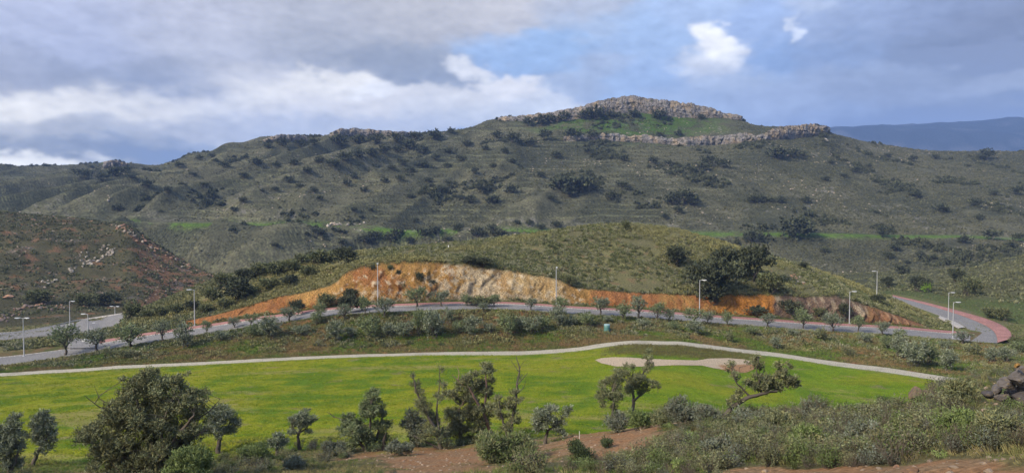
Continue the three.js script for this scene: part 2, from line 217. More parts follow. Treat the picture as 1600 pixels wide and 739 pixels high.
// ------------------------------------------------------------------ sheets of ground between two curves
function columns(step, lo = -1.0, hi = 1.0) { const a = []; let u = lo; while (u < hi) { a.push(u); u += Math.abs(u) > 0.74 ? step * 4 : step; } a.push(hi); return a; }
function sheet(cols, k0, k1, rowsPer, colour, shift, uvFn) {
  const rows = []; for (let k = k0; k < k1; k++) { const n = rowsPer[k - k0]; for (let j = 0; j < n; j++) rows.push([k, j / n]); } rows.push([k1 - 1, 1]);
  const nc = cols.length, nr = rows.length, pos = new Float32Array(nc * nr * 3), col = new Float32Array(nc * nr * 3), uv = new Float32Array(nc * nr * 2), idx = [], info = {};
  rows.forEach(([k, t], j) => cols.forEach((u, i) => {
    const d = mix(nodeD(u, k), nodeD(u, k + 1), t), x = u * d, o = j * nc + i; let y = ground(x, d, info); let X = x, Z = -d;
    if (shift) { const s = shift(x, d, k + t, y, u); X += s[0]; y += s[1]; Z += s[2]; }
    pos[o * 3] = X; pos[o * 3 + 1] = y; pos[o * 3 + 2] = Z;
    const c = colour(x, d, k + t, y, u); col[o * 3] = c[0]; col[o * 3 + 1] = c[1]; col[o * 3 + 2] = c[2];
    const w = uvFn ? uvFn(x, d, y) : [x, d]; uv[o * 2] = w[0]; uv[o * 2 + 1] = w[1];
  }));
  for (let j = 0; j < nr - 1; j++) for (let i = 0; i < nc - 1; i++) { const a = j * nc + i, b = a + 1, c = a + nc, e = c + 1; idx.push(a, b, c, b, e, c); }
  const g = new THREE.BufferGeometry(); g.setAttribute('position', new THREE.BufferAttribute(pos, 3)); g.setAttribute('color', new THREE.BufferAttribute(col, 3)); g.setAttribute('uv', new THREE.BufferAttribute(uv, 2)); g.setIndex(idx); g.computeVertexNormals(); return g;
}
const pxOf = (x, d, y) => { const f = d * CP - (y - EYE) * SP, v = (y - EYE) * CP + d * SP; return [800 + x / f * F, 369.5 - v / f * F]; };
// base colours of the ground, linear
const SOIL = [0.32, 0.175, 0.088], SOIL2 = [0.25, 0.165, 0.095], DRY = [0.17, 0.145, 0.065], TURF = [0.25, 0.275, 0.018], TURF2 = [0.105, 0.18, 0.013], STRAW = [0.30, 0.26, 0.09], SCRUB = [0.075, 0.08, 0.036], SCRUB2 = [0.10, 0.10, 0.052], FRESH = [0.10, 0.20, 0.018], ROCKC = [0.30, 0.27, 0.24];
const vary = (c, n) => { const m = 1 + n; return [c[0] * m, c[1] * m, c[2] * m]; };

// near hillside, under the photographer's feet down to the fairway
const colsNear = columns(0.0024);
function soilAt(px, k) { return 1.2 * Math.exp(-Math.pow((px - 950) / 125, 2)) * sstep(1.2, 1.5, k) + Math.exp(-Math.pow((px - 680) / 120, 2)) * sstep(0.9, 1.25, k) * sstep(2.1, 1.8, k) + Math.exp(-Math.pow((px - 120) / 75, 2)) + 1.3 * sstep(1080, 1200, px) * sstep(1.17, 1.06, k); }
function nearColour(x, d, k) {
  const n = fbm(x * 0.11 + 2, d * 0.11, 5), m = fbm(x * 0.5, d * 0.5 + 9, 4), s = fbm(x * 0.06 - 8, d * 0.09 + 3, 3);
  let c = mix3(DRY, SCRUB2, sstep(-0.3, 0.2, n)); c = mix3(c, FRESH, 0.55 * sstep(0.05, 0.4, s + 0.3 * m));
  const px = 800 + x / d * F;
  const bare = sstep(0.02, 0.22, n * 0.8 + 0.35 * m + 0.5 * soilAt(px, k) - 0.2);
  c = mix3(c, mix3(SOIL, SOIL2, sstep(-0.2, 0.3, m)), bare);
  const edge = sstep(ZB - 0.15, ZB + 0.35, k + 0.5 * n + 0.15 * m); c = mix3(c, fairColour(x, d, k), edge);
  return vary(c, 0.25 * m);
}
function fairColour(x, d, k, y = 0) {
  const a = fbm(x * 0.035 + 5, d * 0.06, 4), b = fbm(x * 0.15, d * 0.22 + 4, 5), e = fbm(x * 0.6 + 9, d * 0.8, 4), st = fbm(x * 0.03 - 4, d * 0.10 + 12, 4);
  let c = mix3(mix3(TURF, [0.175, 0.26, 0.018], sstep(-10, 35, x + 12 * a)), TURF2, sstep(-0.06, 0.34, b + 0.35 * a + 0.3 * e + 0.06 + 0.16 * Math.exp(-Math.pow((x + 22) / 18, 2) - Math.pow((d - 112) / 12, 2))));
  c = mix3(c, [0.27, 0.26, 0.022], 0.6 * sstep(0.0, 0.3, -a));
  const px = 800 + x / d * F;
  const dry = sstep(0.10, 0.36, st + 0.18 * e + 0.55 * Math.exp(-Math.pow((px - 130) / 80, 2) - Math.pow((d - 90) / 5, 2)) + 0.22 * Math.exp(-Math.pow((px - 800) / 60, 2) - Math.pow((d - 92) / 8, 2)) + 0.2 * Math.exp(-Math.pow((px - 400) / 90, 2) - Math.pow((d - 96) / 7, 2)) - 0.02);
  c = mix3(c, STRAW, 0.7 * dry); c = mix3(c, [0.25, 0.2, 0.11], 0.6 * sstep(0.3, 0.42, fbm(x * 0.2 + 50, d * 0.25, 4)));
  const mound = sstep(925, 1010, px + 40 * b) * sstep(1215, 1130, px + 40 * b) * sstep(nodeD(x / d, ZC) - 14, nodeD(x / d, ZC) - 8, d + 4 * e + 3 * b);
  c = mix3(c, mix3([0.10, 0.085, 0.035], [0.11, 0.125, 0.03], sstep(-0.2, 0.3, b + e)), 0.9 * mound);
  return vary(c, 0.42 * e + 0.12 * b);
}
structure('near_hillside', sheet(colsNear, Z0, ZB2, [30, 100, 24], nearColour), earthMat(3.1, 0.05), 'scrubby slope of reddish soil and dry grass falling away in the foreground', 'hillside');
const fairGeo = sheet(colsNear, ZB2, ZC, [160], (x, d, k, y) => { const c = fairColour(x, d, k, y); return mix3(c, vary([0.24, 0.21, 0.13], 0), 0.5 * sstep(ZC - 0.03, ZC, k + 0.012 * noise(x * 0.7, d))); });
structure('fairway', fairGeo, earthMat(2.3, 0.05), 'bright yellow-green grass fairway stretching across the valley floor', 'fairway');
structure('footpath', sheet(colsNear, ZC, ZD, [5], (x, d, k) => vary([0.47, 0.43, 0.335], 0.18 * fbm(x * 0.4, d * 0.8, 4) - 0.2 * sstep(0.1, 0.4, fbm(x * 0.15, d * 0.5 + 4, 3))), (x, d, k) => [0, 0.03, 0.5 * noise(x * 0.16, 3) * (k > ZD - 0.01 ? 1 : k < ZC + 0.01 ? 0.6 : 0.8)]), earthMat(2.7, 0.02), 'pale gravel path curving along the far side of the fairway', 'path');
function bankColour(x, d, k) {
  const n = fbm(x * 0.07 + 1, d * 0.12, 4), m = fbm(x * 0.35, d * 0.5, 4), px = 800 + x / d * F, t = (k - ZD) / (ZE - ZD);
  let c = mix3([0.14, 0.115, 0.05], [0.10, 0.115, 0.03], sstep(-0.25, 0.2, n)); c = mix3(c, FRESH, 0.6 * sstep(0.0, 0.3, -n + 0.3 * m - 0.25 * t));
  c = mix3(c, [0.24, 0.12, 0.055], sstep(0.0, 0.3, m * 0.8 + 0.5 * n - 0.06 + 0.3 * Math.exp(-Math.pow((px - 760) / 110, 2)) * t + 0.25 * sstep(0.8, 1, t)));
  c = mix3(c, [0.19, 0.12, 0.06], 0.6 * sstep(0.0, 0.25, fbm(x * 0.12, d * 0.3 - 6, 4) + 0.25 * Math.exp(-Math.pow((t - 0.2) / 0.15, 2)) - 0.05) * sstep(250, 420, px) * sstep(1150, 900, px));
  return vary(c, 0.3 * m);
}
const colsMid = columns(0.0026);
structure('road_embankment', sheet(colsMid, ZD, ZE, [60], bankColour), earthMat(3.7, 0.08), 'rough grassy bank between the gravel path and the road', 'embankment');
structure('road_bed', sheet(colsMid, ZE, ZH, [10], (x, d, k) => { const m = fbm(x * 0.4, d * 0.5, 4), n = fbm(x * 0.06, d * 0.1, 3); return vary(mix3([0.17, 0.12, 0.06], [0.085, 0.095, 0.03], sstep(-0.2, 0.15, m + n)), 0.2 * m); }), earthMat(2.9, 0.03), 'level earth shelf with verges that carries the road', 'verge');

// the cut in the knoll: bare ochre earth and pale rock
const colsCut = columns(0.00135, U(286), U(1500));
function cutShift(x, d, k, y, u) {
  const t = clamp(k - ZH), e = Math.sin(Math.PI * clamp(t)), amp = sstep(0.5, 4.5, EYE + fE(u)[1] < -1e9 ? 0 : 4.5);
  const col = ridged(x * 0.2 + 0.4 * noise(x * 0.2, y * 0.3), y * 0.04 + 5, 4) * 1.3 + 0.9 * fbm(x * 0.4, y * 0.4, 4) + 1.5 * fbm(x * 0.06 + 3, y * 0.1, 2);
  return [0.3 * e * noise(x * 0.6, y * 0.7 + 8), 0, amp * e * col];
}
function cutColour(x, d, k, y, u) {
  const px = 800 + u * F, t = k - ZH, n = fbm(x * 0.06 + 9, y * 0.10, 4), m = fbm(x * 0.5, y * 0.25 + 3, 4), v = fbm(x * 0.9, y * 0.12, 3);
  const red = [0.33, 0.145, 0.055], ochre = [0.40, 0.23, 0.075], tan = [0.46, 0.33, 0.16], pale = [0.50, 0.41, 0.275], brown = [0.17, 0.12, 0.085];
  const bl = fbm(x * 0.8 + 40, y * 0.9, 4); let c = mix3(ochre, red, sstep(-0.05, 0.35, n + 0.35 * v + 0.25 * bl + 0.3 * sstep(900, 960, px)));
  c = mix3(c, tan, sstep(690, 760, px + 60 * n) * sstep(905, 850, px + 40 * n) * (0.55 + 0.45 * sstep(-0.3, 0.2, m)));
  c = mix3(c, pale, 0.8 * sstep(0.05, 0.3, 0.35 * m + 0.8 * bl + 0.35 * (1 - t) - 0.16 + 0.3 * Math.exp(-Math.pow((px - 745) / 60, 2)) - 0.25 * sstep(900, 950, px)) * sstep(480, 540, px));
  c = mix3(c, red, sstep(480, 430, px) * 0.75); c = mix3(c, [0.42, 0.18, 0.04], sstep(1110, 1130, px) * sstep(1216, 1206, px) * 0.85);
  c = mix3(c, mix3(brown, pale, 0.55 * sstep(0.05, 0.3, m + 0.3 * v)), sstep(1206, 1216, px) * (0.95 - 0.55 * sstep(1345, 1365, px)));
  c = mix3(c, SCRUB, sstep(0.86, 1, t + 0.1 * m)); c = mix3(c, SCRUB2, 0.8 * sstep(0.14, 0.0, t + 0.12 * m));
  return vary(c, 0.3 * m + 0.25 * v + 0.3 * bl);
}
structure('earth_cutting', sheet(colsCut, ZH, ZI, [44], cutColour, cutShift, (x, d, y) => [x, y]), earthMat(4.3, 0.12), 'bare orange and cream earth face cut into the knoll behind the road', 'cutting');
function knollColour(x, d, k) {
  const n = fbm(x * 0.045, d * 0.06 + 2, 4), m = fbm(x * 0.3, d * 0.3, 4), px = 800 + x / d * F;
  let c = mix3([0.16, 0.15, 0.075], [0.21, 0.195, 0.085], sstep(-0.2, 0.25, n)); c = mix3(c, [0.19, 0.13, 0.07], 0.8 * sstep(0.12, 0.34, m + 0.4 * n - 0.05));
  c = mix3(c, [0.11, 0.145, 0.035], sstep(1230, 1330, px) * 0.6 * sstep(-0.3, 0.2, n));
  return vary(c, 0.3 * m);
}
for (const [a, b] of [[-1, U(286)], [U(1500), 1]]) structure('knoll_flank', sheet(columns(0.004, a, b), ZH, ZI, [10], knollColour), earthMat(4.9, 0.1), a < 0 ? 'low scrub ground left of the cutting beside the road' : 'low ground right of the cutting where the road turns back', 'hillside');
structure('knoll', sheet(colsMid, ZI, ZK, [80, 20, 18], knollColour), earthMat(5.3, 0.12), 'rounded scrub-covered knoll above the orange cutting', 'hill');
function sideHillColour(x, d, k) {
  const n = fbm(x * 0.02 + 4, d * 0.025, 4), m = fbm(x * 0.13, d * 0.13, 4), px = 800 + x / d * F;
  let c = px < 500 ? mix3([0.082, 0.078, 0.043], [0.112, 0.104, 0.055], sstep(-0.2, 0.25, n)) : mix3([0.09, 0.094, 0.05], [0.125, 0.122, 0.062], sstep(-0.2, 0.25, n));
  if (px < 500) {
    c = mix3(c, [0.21, 0.115, 0.065], 0.85 * sstep(0.12, 0.36, m + 0.25 * n + 0.34 * sstep(190, 230, px) * sstep(ZM + 0.4, ZM, k) - 0.02));
    c = mix3(c, [0.17, 0.15, 0.13], 0.6 * sstep(0.26, 0.44, fbm(x * 0.09 + 30, d * 0.1, 4)));
  } else c = mix3(c, [0.11, 0.15, 0.04], 0.7 * sstep(ZK2 + 0.3, ZK2 - 0.3, k + 0.3 * n));
  return vary(c, 0.3 * m);
}
structure('valley_slopes', sheet(columns(0.0025), ZK, ZN, [20, 90, 20], sideHillColour), earthMat(8.3, 0.25), 'scrubby slopes beyond the knoll, rocky hill on the left', 'hill');
function mountainColour(x, d, k, y) {
  const n = fbm(x * 0.008 + 3, d * 0.01, 4), m = fbm(x * 0.05, d * 0.06, 4), px = 800 + x / d * F, e = fbm(x * 0.16, d * 0.2, 3);
  let c = mix3([0.084, 0.088, 0.052], [0.14, 0.135, 0.08], sstep(-0.25, 0.25, n + 0.4 * m));
  const terr = Math.abs(((y + 5 * n + 2 * m) / 4.6) % 1 - 0.5) * 2; c = mix3(c, [0.215, 0.22, 0.115], 0.8 * sstep(0.78, 0.97, terr) * sstep(-0.3, 0.2, fbm(x * 0.015, d * 0.03, 3)) * sstep(1250, 900, px));
  c = mix3(c, [0.115, 0.2, 0.03], 0.95 * Math.exp(-Math.pow((d - nodeD(x / d, ZO) + 2 * m) / 4.5, 2)) * sstep(190, 215, px) * sstep(-0.5, -0.1, noise(x * 0.02, 7) + e));
  c = mix3(c, [0.24, 0.225, 0.18], 0.5 * sstep(0.1, 0.3, e + 0.5 * noise(x * 0.013, 3)) * Math.exp(-Math.pow((d - nodeD(x / d, ZO) - 12) / 6, 2)) * sstep(1, 0.2, 0));
  const green = sstep(ZQ + 0.02, ZQ + 0.2, k) * sstep(780, 900, px) * sstep(1175, 1080, px) + 0.5 * sstep(ZP + 0.5, ZQ, k) * sstep(860, 950, px) * sstep(1100, 1020, px);
  c = mix3(c, [0.078, 0.13, 0.026], clamp(green) * sstep(-0.35, 0.15, m + e * 0.5 + 0.3 * noise(x * 0.02, d * 0.05)));
  c = mix3(c, [0.11, 0.2, 0.03], 0.8 * sstep(ZR - 0.35, ZR - 0.15, k) * (sstep(245, 225, px) * sstep(60, 120, px)) * sstep(-0.2, 0.1, m));
  c = mix3(c, [0.22, 0.205, 0.18], 0.7 * sstep(0.36, 0.5, e + 0.6 * m + 0.1 * sstep(1200, 1300, px)) * sstep(-0.1, 0.2, noise(x * 0.01 + 8, d * 0.012)));
  return vary(c, 0.28 * m + 0.2 * e);
}
structure('mountain', sheet(columns(0.0021), ZN, ZT, [50, 90, 90, 80, 12, 5], mountainColour), earthMat(23, 0.7), 'long grey-green mountain with terraced scrub slopes filling the background', 'mountain');
{ // the hill goes on behind the photographer
  const g = new THREE.PlaneGeometry(420, 200, 90, 50); g.rotateX(-Math.PI / 2); g.translate(0, 0, 98); const p = g.attributes.position, c = [];
  for (let i = 0; i < p.count; i++) { const x = p.getX(i), z = p.getZ(i); p.setY(i, EYE - 1.75 + 0.05 * z - 0.0009 * x * x * (x < 0 ? 1 : 0.3) + 0.5 * fbm(x * 0.05, z * 0.05, 3) * clamp(z / 20)); c.push(...mix3(DRY, SCRUB, sstep(-0.2, 0.2, fbm(x * 0.1, z * 0.1, 3)))); }
  g.setAttribute('color', new THREE.Float32BufferAttribute(c, 3)); const uv = g.attributes.uv; for (let i = 0; i < p.count; i++) uv.setXY(i, p.getX(i), p.getZ(i)); g.computeVertexNormals();
  structure('hilltop', g, earthMat(3.3, 0.05), 'scrubby hilltop on which the viewpoint stands', 'hillside');
}
{ // the blue range far off to the right, its head in the cloud
  const nx = 150, nz = 60, pos = [], col = [], uv = [], idx = [];
  for (let j = 0; j <= nz; j++) for (let i = 0; i <= nx; i++) {
    const px = mix(1120, 2500, i / nx), d = 3600 + 2600 * j / nz, x = U(px) * d, t = j / nz;
    const top = (HOR - (px < 1330 ? mix(236, 199, sstep(1120, 1330, px)) : mix(199, 150, clamp((px - 1330) / 900)))) / F * 5000;
    const y = EYE - 130 + (top + 130) * (t < 0.55 ? sstep(-0.25, 0.55, t) : 1 - 0.3 * (t - 0.55)) + (0.2 + 0.8 * sstep(0.62, 0.3, t)) * 70 * ridged(x * 0.0016, d * 0.0009, 4) * sstep(0, 0.2, t) - 30;
    pos.push(x, y, -d); const n = fbm(x * 0.004, d * 0.004, 4); col.push(...vary(mix3([0.035, 0.042, 0.045], [0.075, 0.08, 0.088], sstep(0.05, 0.3, n)), 0.2 * n)); uv.push(x, d);
    if (i < nx && j < nz) { const a = j * (nx + 1) + i, b = a + 1, c = a + nx + 1, e = c + 1; idx.push(a, b, c, b, e, c); }
  }
  const g = new THREE.BufferGeometry(); g.setAttribute('position', new THREE.Float32BufferAttribute(pos, 3)); g.setAttribute('color', new THREE.Float32BufferAttribute(col, 3)); g.setAttribute('uv', new THREE.Float32BufferAttribute(uv, 2)); g.setIndex(idx); g.computeVertexNormals();
  structure('distant_range', g, earthMat(140, 4), 'hazy blue mountain range far behind the right end of the ridge', 'mountain');
}
// ------------------------------------------------------------------ leaves, wood and rock
class Mesher {
  constructor() { this.p = []; this.n = []; this.c = []; this.i = []; }
  leaf(p, dir, nrm, L, W, col) {                           // one leaf or spray: a slim four-sided blade
    const s = new THREE.Vector3().crossVectors(dir, nrm); if (s.lengthSq() < 1e-6) s.set(1, 0, 0); s.normalize();
    const f = new THREE.Vector3().crossVectors(s, dir).normalize(), o = this.p.length / 3;
    const q = [[-0.5, 0], [-0.05, 0.5], [0.5, 0], [-0.05, -0.5]];
    for (const [a, b] of q) { this.p.push(p.x + dir.x * a * L + s.x * b * W, p.y + dir.y * a * L + s.y * b * W, p.z + dir.z * a * L + s.z * b * W); this.n.push(f.x, f.y, f.z); this.c.push(col[0], col[1], col[2]); }
    this.i.push(o, o + 1, o + 2, o, o + 2, o + 3);
  }
  tube(pts, r0, r1, sides = 6, col = [1, 1, 1]) {          // tapered limb along points
    const o = this.p.length / 3, n = pts.length, t = new THREE.Vector3(), a = new THREE.Vector3(), b = new THREE.Vector3();
    for (let i = 0; i < n; i++) {
      t.copy(pts[Math.min(n - 1, i + 1)]).sub(pts[Math.max(0, i - 1)]).normalize(); a.set(0.31, 0.2, 0.93).cross(t).normalize(); b.crossVectors(t, a);
      const r = mix(r0, r1, i / (n - 1));
      for (let k = 0; k < sides; k++) { const w = k / sides * 6.2832, ca = Math.cos(w), sa = Math.sin(w), q = r * (1 + 0.16 * Math.sin(3 * w + i * 1.3)); const nx = a.x * ca + b.x * sa, ny = a.y * ca + b.y * sa, nz = a.z * ca + b.z * sa; this.p.push(pts[i].x + nx * q, pts[i].y + ny * q, pts[i].z + nz * q); this.n.push(nx, ny, nz); this.c.push(...col); }
    }
    for (let i = 0; i < n - 1; i++) for (let k = 0; k < sides; k++) { const A = o + i * sides + k, B = o + i * sides + (k + 1) % sides; this.i.push(A, B, A + sides, B, B + sides, A + sides); }
    const e = o + (n - 1) * sides; for (let k = 1; k < sides - 1; k++) this.i.push(e, e + k, e + k + 1);
  }
  build() { const g = new THREE.BufferGeometry(); g.setAttribute('position', new THREE.Float32BufferAttribute(this.p, 3)); g.setAttribute('normal', new THREE.Float32BufferAttribute(this.n, 3)); g.setAttribute('color', new THREE.Float32BufferAttribute(this.c, 3)); g.setIndex(this.i); return g; }
}
const V = (x, y, z) => new THREE.Vector3(x, y, z);
const LEAF = new THREE.MeshPhysicalMaterial({ vertexColors: true, roughness: 0.8, specularIntensity: 0.35, side: THREE.DoubleSide });
const BARK = new THREE.MeshPhysicalMaterial({ vertexColors: true, roughness: 0.95, specularIntensity: 0.2, bumpMap: RELIEF, bumpScale: 0.02 });
const OLIVE = [[0.165, 0.185, 0.12], [0.125, 0.145, 0.085], [0.205, 0.225, 0.16], [0.10, 0.12, 0.06]];
const OLIVE_DARK = [[0.13, 0.142, 0.068], [0.095, 0.108, 0.05], [0.175, 0.186, 0.10], [0.175, 0.17, 0.075]];
const OLIVE_GREEN = [[0.15, 0.18, 0.085], [0.115, 0.145, 0.06], [0.19, 0.215, 0.12], [0.09, 0.115, 0.045]];
const OAK = [[0.056, 0.064, 0.036], [0.045, 0.053, 0.029], [0.07, 0.078, 0.042]];
const GREY = [[0.13, 0.145, 0.10], [0.10, 0.115, 0.068], [0.17, 0.185, 0.14], [0.11, 0.105, 0.068]];
const GREEN = [[0.12, 0.155, 0.05], [0.09, 0.125, 0.035], [0.15, 0.185, 0.07]];
const DRYTW = [[0.16, 0.125, 0.09], [0.13, 0.11, 0.075], [0.11, 0.105, 0.06]];
const LIME = [[0.19, 0.25, 0.08], [0.15, 0.21, 0.055], [0.23, 0.27, 0.12]];
const WOODC = [0.088, 0.074, 0.06];
function pick(pal, r) { const c = pal[Math.floor(r() * pal.length)], k = 0.78 + 0.44 * r(); return [c[0] * k, c[1] * k, c[2] * k]; }
function unit(r) { const z = 2 * r() - 1, a = r() * 6.2832, s = Math.sqrt(1 - z * z); return V(s * Math.cos(a), z, s * Math.sin(a)); }
// a clump of foliage: leaves on twigs through an uneven ball, thinner inside
function clump(m, r, c, R, n, L, W, pal, flat = 0.85, up = 0.3) {
  const q = V(0, 0, 0), d = V(0, 0, 0), ph = r() * 50, tint = 0.85 + 0.3 * r();
  const twigs = Math.max(3, Math.round(n / 9));
  for (let t = 0; t < twigs; t++) {
    const e = unit(r); if (e.y < -0.35 && r() < 0.6) e.y *= -0.6;
    const bump = 0.72 + 0.55 * (0.5 + 0.5 * noise(e.x * 1.7 + ph, e.z * 1.7 + e.y * 1.3)), rr = R * bump * (0.4 + 0.6 * Math.pow(r(), 0.5)) * (r() < 0.16 ? 1.3 : 1);
    const base = V(c.x + e.x * rr, c.y + e.y * rr * flat, c.z + e.z * rr), tw = V(e.x + 0.7 * (r() - 0.5), e.y + up + 0.5 * (r() - 0.5), e.z + 0.7 * (r() - 0.5)).normalize(), col = pick(pal, r);
    for (let k = 0; k < 9; k++) {
      d.copy(unit(r)).multiplyScalar(0.75).add(tw).normalize(); q.copy(base).addScaledVector(tw, (r() - 0.3) * L * 2.2).addScaledVector(unit(r), L * 0.45);
      const kk = tint * (0.85 + 0.3 * r()); m.leaf(q, d, unit(r).addScaledVector(e, 0.8), L * (0.7 + 0.6 * r()), W * (0.7 + 0.6 * r()), [col[0] * kk, col[1] * kk, col[2] * kk]);
    }
  }
}
function curve(a, b, r, wob, n = 6, sag = 0) { const o = [], L = a.distanceTo(b), w1 = unit(r).multiplyScalar(wob * L), w2 = unit(r).multiplyScalar(wob * L * 0.6); for (let i = 0; i <= n; i++) { const t = i / n, s = Math.sin(Math.PI * t), s2 = Math.sin(2 * Math.PI * t); const p = a.clone().lerp(b, t).addScaledVector(w1, s).addScaledVector(w2, s2); p.y += sag * L * s; o.push(p); } return o; }
// a tree of given height and spread: gnarled trunk, limbs, clumps round the limb ends
function treeParts(o) {
  const r = rng(o.seed), wood = new Mesher(), leaf = new Mesher(), h = o.h, w = o.w / 2, tH = o.trunk * h, top = V((o.lean || 0) * h, tH, 0);
  const stems = o.stems || 1, crownC = V((o.lean || 0) * h * 1.6, (tH + h) / 2, 0), cr = V(w, (h - tH) / 2 * 1.02, w * (o.deep || 0.9)), ends = [];
  for (let s = 0; s < stems; s++) {
    const b = V(stems > 1 ? (r() - 0.5) * w * 0.35 : 0, -0.25, stems > 1 ? (r() - 0.5) * w * 0.35 : 0), t = top.clone().add(V((r() - 0.5) * w * (stems > 1 ? 0.9 : 0.1), 0, (r() - 0.5) * w * (stems > 1 ? 0.9 : 0.1)));
    wood.tube(curve(b, t, r, 0.09, 6), o.r * (stems > 1 ? 0.7 : 1.15), o.r * 0.62, 7, vary(WOODC, 0.2 * (r() - 0.5))); ends.push(t);
  }
  const limbs = [];
  for (let i = 0; i < o.limbs; i++) {
    const a = i / o.limbs * 6.2832 + r() * 0.7, e = V(crownC.x + Math.cos(a) * cr.x * (0.4 + 0.25 * r()), mix(tH, h, 0.3 + 0.45 * r()), crownC.z + Math.sin(a) * cr.z * (0.4 + 0.25 * r()));
    const s = ends[i % ends.length], c = curve(s, e, r, 0.14, 5, 0.06); wood.tube(c, o.r * 0.55, o.r * 0.22, 5, WOODC); limbs.push(...c.slice(2));
  }
  for (let i = 0; i < o.clumps; i++) {
    let e = unit(r); const sh = 0.55 + 0.45 * Math.pow(r(), 0.4), R = o.cr * (0.65 + 0.7 * r());
    const c = V(crownC.x + e.x * Math.max(0.1, cr.x * sh - R * 0.6), crownC.y + e.y * Math.max(0.1, cr.y * sh - R * 0.5), crownC.z + e.z * Math.max(0.1, cr.z * sh - R * 0.6));
    let best = limbs[0] || ends[0]; for (const q of limbs) if (q.distanceTo(c) < best.distanceTo(c)) best = q;
    wood.tube(curve(best, c, r, 0.12, 3), o.r * 0.22, o.r * 0.07, 4, WOODC);
    clump(leaf, r, c, R, Math.round(o.leaves / o.clumps * (R / o.cr)), o.L, o.W, o.pal, o.flat ?? 0.8, o.up ?? 0.35);
  }
  return [wood.build(), leaf.build()];
}
function makeTree(name, pos, o, label, category, group) { const t = thing(name, pos, label, category, group), [w, l] = treeParts(o); part('trunk', w, BARK, t); part('crown', l, LEAF, t); return t; }
// a tree surveyed limb by limb: limbs and foliage clumps given by sight line at the tree's range
function surveyedTree(name, px, py, o, label, category, group, dist) {
  const b = dist ? at(px, py, dist) : hit(px, py); if (dist) b.y = ground(b.x, dist); const d = -b.z, s = d / F, r = rng(o.seed), wood = new Mesher(), leaf = new Mesher();
  const dep = {}, Q = (x, y, z = 0) => V((x - px) * s, (py - y) * s, z * s);
  const t = thing(name, b, label, category, group), nodes = [];
  for (const [pts, r0, r1] of o.limbs) {
    const zz = (r() - 0.5) * (o.depth || 20), L = pts.map(([x, y, z], i) => Q(x, y, z ?? zz * i / pts.length)); const c = new THREE.CatmullRomCurve3(L).getPoints(pts.length * 3);
    c.forEach((q, i) => { if (i) q.add(unit(r).multiplyScalar(r0 * s * 0.25)); }); if (pts[0][0] === px && Math.abs(pts[0][1] - py) < 3) c[0].y -= 0.2; wood.tube(c, r0 * s, r1 * s, r0 * s > 0.1 ? 8 : 5, vary(o.wood || WOODC, 0.3 * (r() - 0.5))); nodes.push(...c.slice(1));
  }
  for (const [x, y, R, dens] of o.clumps) {
    const n = Math.max(1, Math.round((o.split || 3) * (R > 9 ? 1.8 : 1)));
    for (let k = 0; k < n; k++) {
      const off = n > 1 ? unit(r).multiplyScalar(R * 0.62) : V(0, 0, 0), c = Q(x + off.x, y - off.y * 0.85, off.z * 1.3 + (r() - 0.5) * (o.depth || 20) * 0.5), cr = R * s * (n > 1 ? 0.52 : 0.9) * (0.8 + 0.4 * r());
      let best = nodes[0]; for (const q of nodes) if (q.distanceTo(c) < best.distanceTo(c)) best = q;
      wood.tube(curve(best, c, r, 0.1, 3), Math.max(0.012, 0.5 * s), 0.008, 4, WOODC);
      clump(leaf, r, c, cr, Math.round(1.9 * (o.dens || 60) * (dens ?? 1) * Math.pow(cr / 0.5, 1.6)), o.L, o.W, o.pal, 0.9, o.up ?? 0.45);
      for (let q = 0; q < (o.twigs || 0); q++) { const e = unit(r); e.y = Math.abs(e.y) + 0.3; e.normalize(); wood.tube([c, c.clone().addScaledVector(e, cr * 0.9), c.clone().addScaledVector(e, cr * (1.3 + 0.6 * r())).add(unit(r).multiplyScalar(cr * 0.2))], 0.012, 0.006, 3, [0.14, 0.115, 0.095]); }
    }
  }
  part('trunk', wood.build(), BARK, t); part('crown', leaf.build(), LEAF, t); return t;
}
// rock: a faceted, cracked lump
function rockGeo(seed, sx, sy, sz, detail = 3, rough = 0.3) {
  const g = new THREE.IcosahedronGeometry(1, detail), p = g.attributes.position, r = rng(seed), cuts = []; for (let i = 0; i < 13; i++) cuts.push([unit(r), 0.48 + 0.36 * r()]);
  const c = [], q = V(0, 0, 0), ph = r() * 90;
  for (let i = 0; i < p.count; i++) {
    q.fromBufferAttribute(p, i); let k = 1 + rough * fbm(q.x * 1.6 + ph, q.y * 1.6 + q.z * 1.3, 4); for (const [n, h] of cuts) { const t = q.dot(n); if (t * k > h) k = h / t; } k += 0.05 * fbm(q.x * 6 + ph, q.y * 5 + q.z * 6, 2);
    p.setXYZ(i, q.x * k * sx, q.y * k * sy, q.z * k * sz); const n = fbm(q.x * 2.5 + ph, q.y * 2.5 + q.z * 2, 4), li = fbm(q.x * 4 + ph * 2, q.y * 4 - q.z * 3.3, 3); c.push(...vary(mix3([1, 1, 1], [1.9, 1.6, 0.9], 0.7 * sstep(0.12, 0.3, li)), 0.7 * n));
  }
  g.setAttribute('color', new THREE.Float32BufferAttribute(c, 3)); g.computeVertexNormals(); return g;
}
const rockMat = (r, g, b) => new THREE.MeshPhysicalMaterial({ color: new THREE.Color().setRGB(r, g, b), vertexColors: true, roughness: 0.95, specularIntensity: 0.25, bumpMap: RELIEF, bumpScale: 0.03 });
const STONE = rockMat(0.27, 0.235, 0.20), STONE_DARK = rockMat(0.14, 0.11, 0.10), STONE_RED = rockMat(0.24, 0.145, 0.10), STONE_PALE = rockMat(0.3, 0.27, 0.235), STONE_GOLD = rockMat(0.26, 0.15, 0.05);

